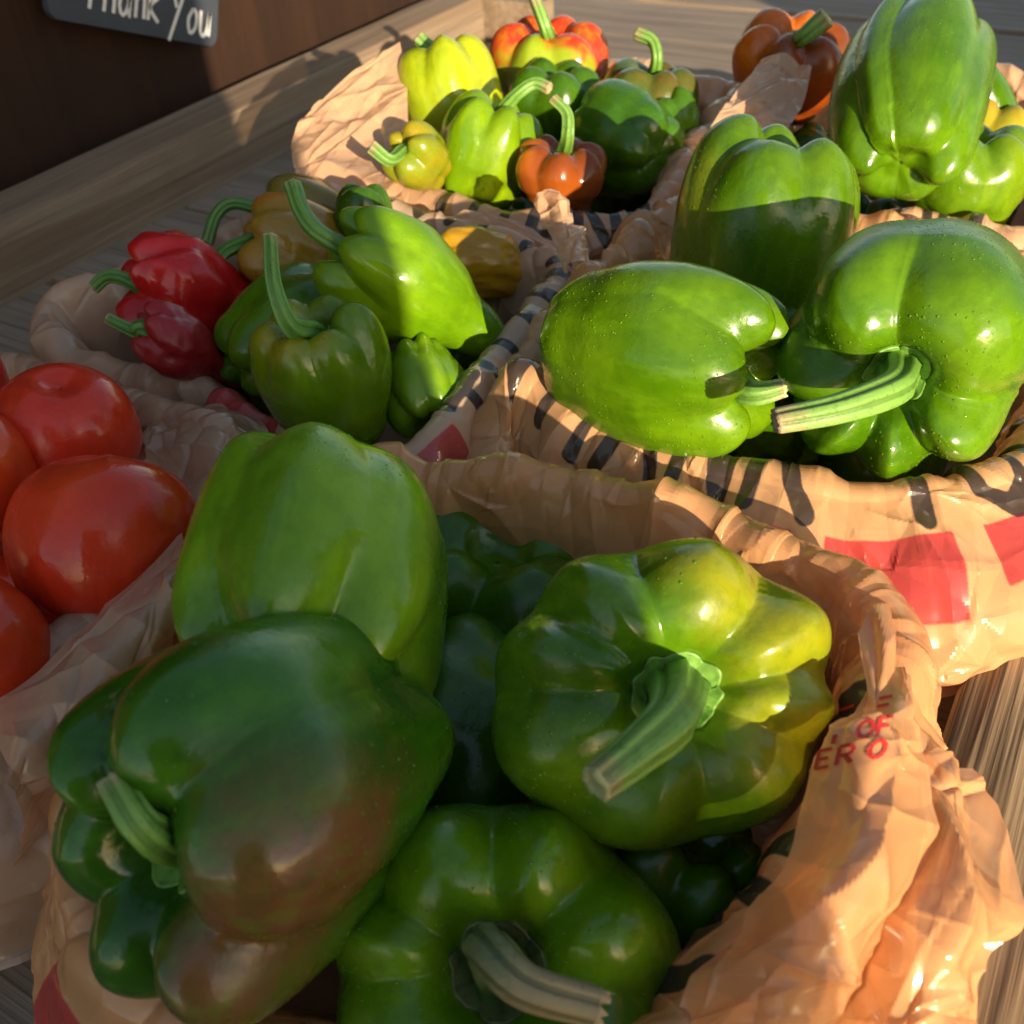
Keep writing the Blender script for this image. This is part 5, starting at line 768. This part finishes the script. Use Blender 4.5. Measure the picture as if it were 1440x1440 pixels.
# ------------------------------------------------------------------ bags
G = {'T': [[(0, 1), (.7, 1)], [(.35, 1), (.35, 0)]], 'H': [[(0, 0), (0, 1)], [(.65, 0), (.65, 1)], [(0, .5), (.65, .5)]], 'A': [[(0, 0), (.35, 1)], [(.35, 1), (.7, 0)], [(.14, .36), (.56, .36)]],
     'N': [[(0, 0), (0, 1)], [(0, 1), (.65, 0)], [(.65, 0), (.65, 1)]], 'K': [[(0, 0), (0, 1)], [(.62, 1), (.05, .45)], [(.2, .55), (.65, 0)]], 'Y': [[(0, 1), (.35, .5)], [(.7, 1), (.35, .5)], [(.35, .5), (.35, 0)]],
     'O': [[(.35, 1), (.08, .8), (0, .5), (.08, .2), (.35, 0), (.62, .2), (.7, .5), (.62, .8), (.35, 1)]], 'U': [[(0, 1), (0, .3), (.12, .06), (.35, 0), (.58, .06), (.7, .3), (.7, 1)]],
     'E': [[(.6, 1), (0, 1), (0, 0), (.6, 0)], [(0, .5), (.5, .5)]], 'R': [[(0, 0), (0, 1), (.45, 1), (.62, .85), (.62, .65), (.45, .5), (0, .5)], [(.3, .5), (.65, 0)]], 'F': [[(.6, 1), (0, 1), (0, 0)], [(0, .5), (.48, .5)]], ' ': []}

def text_sdf(U, V, text, u0, v0, h, direction, bold=.17):
    out = np.full(U.shape, 1.)
    x = u0
    for ch in text:
        for st in G[ch]:
            for (a, b), (c, d) in zip(st[:-1], st[1:]):
                ax, ay, bx, by = x + direction * a * h * .85, v0 + (1 - b) * h, x + direction * c * h * .85, v0 + (1 - d) * h
                ex, ey = bx - ax, by - ay; L2 = ex * ex + ey * ey + 1e-12
                t = np.clip(((U - ax) * ex + (V - ay) * ey) / L2, 0, 1)
                out = np.minimum(out, np.hypot(U - ax - t * ex, V - ay - t * ey) - bold * h * .5)
        x += direction * h * (.84 if ch != ' ' else .4)
    return out

def rect_sdf(U, V, u0, v0, w, h):
    dx = np.maximum(u0 - U, U - u0 - w); dy = np.maximum(v0 - V, V - v0 - h); return np.maximum(dx, dy)

def normals_of(P, wrap):
    du = (np.roll(P, -1, 0) - np.roll(P, 1, 0)) if wrap else np.gradient(P, axis=0)
    dv = np.gradient(P, axis=1)
    N = np.cross(du, dv); return N / (np.linalg.norm(N, axis=-1, keepdims=True) + 1e-12)

FILM = [film_material('film_' + str(k), t, k) for k, t in enumerate(((.78, .40, .18), (.78, .43, .21), (.72, .49, .34), (.78, .47, .28), (.78, .47, .28), (.60, .39, .26)))]  # bag tints carry the light: oranger for sunlit bags, greyer for shaded ones
M_pulp = plain_material('pulp_board', (.36, .40, .44), .9, 120, .2, .4, .2)
CARTONS = ['bluish grey pulp carton inside the front bag', 'bluish grey pulp carton inside the printed right middle bag', 'bluish grey pulp carton inside the bag of small left peppers',
           'bluish grey pulp carton inside the bag with the tall flap', 'bluish grey pulp carton inside the far right bag', 'bluish grey pulp carton inside the tomato bag']
bag_roots = []; bag_surfaces = []
def make_bag(Bd, idx):
    rim = np.array(Bd['rim'], float); n = len(rim)
    dn = crom(rim, np.linspace(0, n, 4000, endpoint=False), True)
    L = np.concatenate([[0], np.cumsum(np.linalg.norm(np.diff(np.vstack([dn[:, :3], dn[:1, :3]]), axis=0), axis=1))]); per = L[-1]
    nu = int(per / {1: .0007, 2: .0006}.get(Bd['seed'], .0010))
    ul = np.linspace(0, per, nu, endpoint=False)
    Q = np.stack([np.interp(ul, L, np.append(dn[:, k], dn[0, k])) for k in range(5)], 1)
    tg = np.roll(Q[:, :2], -6, 0) - np.roll(Q[:, :2], 6, 0); tg /= np.linalg.norm(tg, axis=1)[:, None]
    out = np.stack([tg[:, 1], -tg[:, 0]], 1)
    # soften corner normals
    for _ in range(30): out = (np.roll(out, 4, 0) + out * 2 + np.roll(out, -4, 0)) / 4
    out /= np.linalg.norm(out, axis=1)[:, None]
    sd = Bd['seed']
    rz = Q[:, 2] + .007 * wave(ul, .021, sd + 40, per)
    ro = .005 * wave(ul, .028, sd + 60, per)
    so, hz = Q[:, 3], Q[:, 4]
    hz = hz + .012 * wave(ul, .03, sd + 70, per)
    ib = Bd['inb']
    ctl = [(-ib * 2.2, 0 * rz + .006), (-ib, 0 * rz + .010), (-.016, .024 + 0 * rz), (-.010, rz * .55 + .012), (-.006, rz - .012), (-.0015, rz - .002), (.003, rz), (.008, rz - .004), (.006 + so * .45, rz - .016), (.004 + so * .9, (rz + hz) / 2), (.005 + so, hz + .006), (.008 + so, hz)]
    nvp = {1: 200, 2: 230}.get(sd, 140)
    t0 = np.linspace(0, len(ctl) - 1 - 1e-6, 700)
    o0 = crom(np.stack([np.broadcast_to(c[0], rz.shape) for c in ctl], 0), t0); z0 = crom(np.stack([c[1] for c in ctl], 0), t0)
    ln_ = np.concatenate([[0], np.cumsum(np.hypot(np.diff(o0, axis=0), np.diff(z0, axis=0)).mean(1) * np.interp(t0[1:], [0, 2, 4, 12], [.3, .5, 1, 1]))])
    t = np.interp(np.linspace(0, ln_[-1], nvp), ln_, t0)
    OO = np.stack([np.broadcast_to(c[0], rz.shape) for c in ctl], 0); ZZ = np.stack([c[1] for c in ctl], 0)
    OO = crom(OO, t).T; ZZ = crom(ZZ, t).T                     # (nu, nvp)
    P = np.stack([Q[:, 0:1] + out[:, 0:1] * (OO + ro[:, None]), Q[:, 1:2] + out[:, 1:2] * (OO + ro[:, None]), ZZ], -1)
    seg = np.linalg.norm(np.diff(P, axis=1), axis=-1).mean(0); V = np.concatenate([[0], np.cumsum(seg)]); V -= np.interp(6., t, V)
    UU, VV = np.meshgrid(ul, V, indexing='ij')
    N = -normals_of(P, True)
    soft = {6: .85, 3: .6}.get(sd, 1.)
    hgt = (crumple(ul, V, .023 / soft, sd, per) + .38) * soft
    amp = np.interp(V, [-.09, -.05, -.01, .004, .02, .06], [.005, .009, .009, .008, .013, .015])
    P = P + N * (hgt * amp[None] + creases(UU, VV, sd, int(per / (.0036 if sd != 6 else .0022)), per, -.03, .085, (.0005, .0022)))[..., None]
    P[..., 2] += .0009 * creases(UU, VV * .3, sd + 9, 24, per, -.01, .01, (.5, 1.5))
    P[..., 2] = np.maximum(P[..., 2], .0035)
    cen = np.array([Q[:, 0].mean(), Q[:, 1].mean(), .0065])
    P = np.concatenate([cen + (P[:, :1] - cen) * s_ for s_ in (0.003, .3, .6, .85)] + [P], 1)
    V = np.concatenate([V[0] - np.array([.05, .035, .02, .007]), V]); nvp += 4
    UU, VV = np.meshgrid(ul, V, indexing='ij')
    blk = np.full(UU.shape, 1.); red = np.full(UU.shape, 1.)
    for p in Bd['prints']:
        if p[0] == 'red': red = np.minimum(red, rect_sdf(UU, VV, *p[1:]))
        else: blk = np.minimum(blk, text_sdf(UU, VV, *p[1:]))
    root = thing(Bd['name'], Bd['label'], 'plastic bag', (float(Q[:, 0].mean()), float(Q[:, 1].mean()), .003), 'plastic bags lining the baskets')
    o3 = np.array(root.location)
    me = mesh_from((P - o3).reshape(-1, 3), grid_faces(nu, nvp, True), True, 'liner'); me.set_sharp_from_angle(angle=R(5))
    attr(me, 'black_print', blk); attr(me, 'red_print', red)
    obj('liner', me, FILM[idx], root)
    # the pulp carton the bag lines
    cb = thing('basket', CARTONS[idx], 'basket', (float(Q[:, 0].mean()), float(Q[:, 1].mean()), .001), 'pulp cartons under the bags')
    sub = slice(None, None, 9); q2 = Q[sub]; n2 = out[sub]
    rows = [(.0035, q2[:, 2] * 0 + .002), (.0035, q2[:, 2] - .016), (.0030, q2[:, 2] - .0145), (.0005, q2[:, 2] - .0145), (0., q2[:, 2] - .016), (0., q2[:, 2] * 0 + .0045)]
    W_ = np.stack([np.stack([q2[:, 0] + n2[:, 0] * o_, q2[:, 1] + n2[:, 1] * o_, z_], 1) for o_, z_ in rows], 1)
    cb3 = np.array(cb.location)
    obj('carton_wall', mesh_from((W_ - cb3).reshape(-1, 3), grid_faces(len(q2), len(rows), True), True, 'carton_wall'), M_pulp, cb)
    k_ = len(q2); fl = np.concatenate([W_[:, -1], [[cb3[0], cb3[1], .0045]]]) - cb3; ii = np.arange(k_)
    obj('carton_floor', mesh_from(fl, np.stack([ii, (ii + 1) % k_, np.full(k_, k_)], 1), False, 'carton_floor'), M_pulp, cb)
    bag_roots.append(root); bag_surfaces.append([(P.reshape(-1, 3), grid_faces(nu, nvp, True))])

for k, Bd in enumerate(BAGS): make_bag(Bd, k)

def make_flap(F):
    g = np.array(F['g'], float); nr_, nc, _ = g.shape
    su = np.linalg.norm(np.diff(g, axis=0), axis=-1).sum(0).mean(); sv = np.linalg.norm(np.diff(g, axis=1), axis=-1).sum(1).mean()
    a = max(30, int(su / .0006)); b = max(24, int(sv / .0006))
    ta = np.linspace(0, nr_ - 1 - 1e-6, a); tb = np.linspace(0, nc - 1 - 1e-6, b)
    T1 = np.stack([crom(g[:, j], ta) for j in range(nc)], 1)            # (a, nc, 3)
    P = np.stack([crom(T1[i], tb) for i in range(a)], 0)
    U = np.linspace(0, su, a)[:, None] + 0 * np.zeros((a, b)); V = np.linspace(0, sv, b)[None] + np.zeros((a, b))
    N = normals_of(P, False)
    P = P + N * (F['amp'] * (3.6 * crumple(np.linspace(0, su, a), np.linspace(0, sv, b), F['cell'], F['seed']) if 'fold' not in F else 4.4 * facets(np.linspace(0, su, a), np.linspace(0, sv, b), F['cell'] * 1.5, F['seed'], 0, 1.9, .4) + 1.1 * facets(np.linspace(0, su, a), np.linspace(0, sv, b), F['cell'] * .6, F['seed'] + 5, 0, 1.2, -.5)))[..., None]
    P = P + N * (creases(U, V, F['seed'] + 100, 30, su, 0, sv, (.0006, .0024), 1.2) + F.get('fold', 0) * creases(V, U, F['seed'] + 200, 14, sv * 1.3, 0, su, (.5, 1.), .35, 3.2))[..., None]
    root = bag_roots[F['bag']]; o3 = np.array(root.location)
    me = mesh_from((P - o3).reshape(-1, 3), grid_faces(a, b), True, F['name']); me.set_sharp_from_angle(angle=R(5))
    attr(me, 'black_print', np.full((a, b), 1.)); attr(me, 'red_print', np.full((a, b), 1.))
    obj(F['name'], me, FILM[F['bag']], root)
    bag_surfaces[F['bag']].append((P.reshape(-1, 3), grid_faces(a, b)))
for F in FLAPS: make_flap(F)

# small red lettering that follows the film of the front bag
def red_text():
    vs = []; fs = []; off = 0
    for v, f in bag_surfaces[0]: vs.append(v); fs.append(f + off); off += len(v)
    tree = BVHTree.FromPolygons(np.concatenate(vs).tolist(), np.concatenate(fs).tolist())
    o = Vector(RED_TEXT['o']); u = Vector(RED_TEXT['u']); v = Vector(RED_TEXT['v']); D = Vector((-.07, .62, -.78)).normalized()
    ul, vl = u.length, v.length; u = u.normalized(); v = v.normalized()
    V = []; Q = []
    for row, (word, x0) in enumerate((('THE', .22), ('Y OF', .10), ('ER O', .0))):
        x = x0 * ul
        h = vl * .40
        for ch in word:
            for st in G[ch]:
                for p, q in zip(st[:-1], st[1:]):
                    k = 6; base = len(V); okk = True; new = []
                    d2 = Vector((q[0] - p[0], q[1] - p[1])); d2.normalize()
                    for i in range(k + 1):
                        tt = i / k; px = p[0] + (q[0] - p[0]) * tt; py = p[1] + (q[1] - p[1]) * tt
                        for sgn in (1, -1):
                            wx = x + (px - sgn * d2.y * .10) * h; wy = vl * (.82 - row * .50) + (py + sgn * d2.x * .10) * h
                            org = o + u * wx + v * wy - D * .06
                            hit = tree.ray_cast(org, D)
                            if hit[0] is None: okk = False; break
                            nn = hit[1] if hit[1].dot(D) < 0 else -hit[1]
                            new.append(hit[0] + nn * .0004)
                        if not okk: break
                    if okk and max((new[i + 2] - new[i]).length for i in range(len(new) - 2)) < h * .8:
                        V += new; Q += [[base + 2 * i, base + 2 * i + 1, base + 2 * i + 3, base + 2 * i + 2] for i in range(k)]
            x += h * (.92 if ch != ' ' else .4)
    if not V: return
    me = bpy.data.meshes.new('red_lettering'); root = bag_roots[0]
    me.from_pydata([tuple(p - root.location) for p in V], [], Q)
    obj('red_lettering', me, plain_material('red_ink', (.55, .03, .03), .5, 200, .1, .05), root)
red_text()
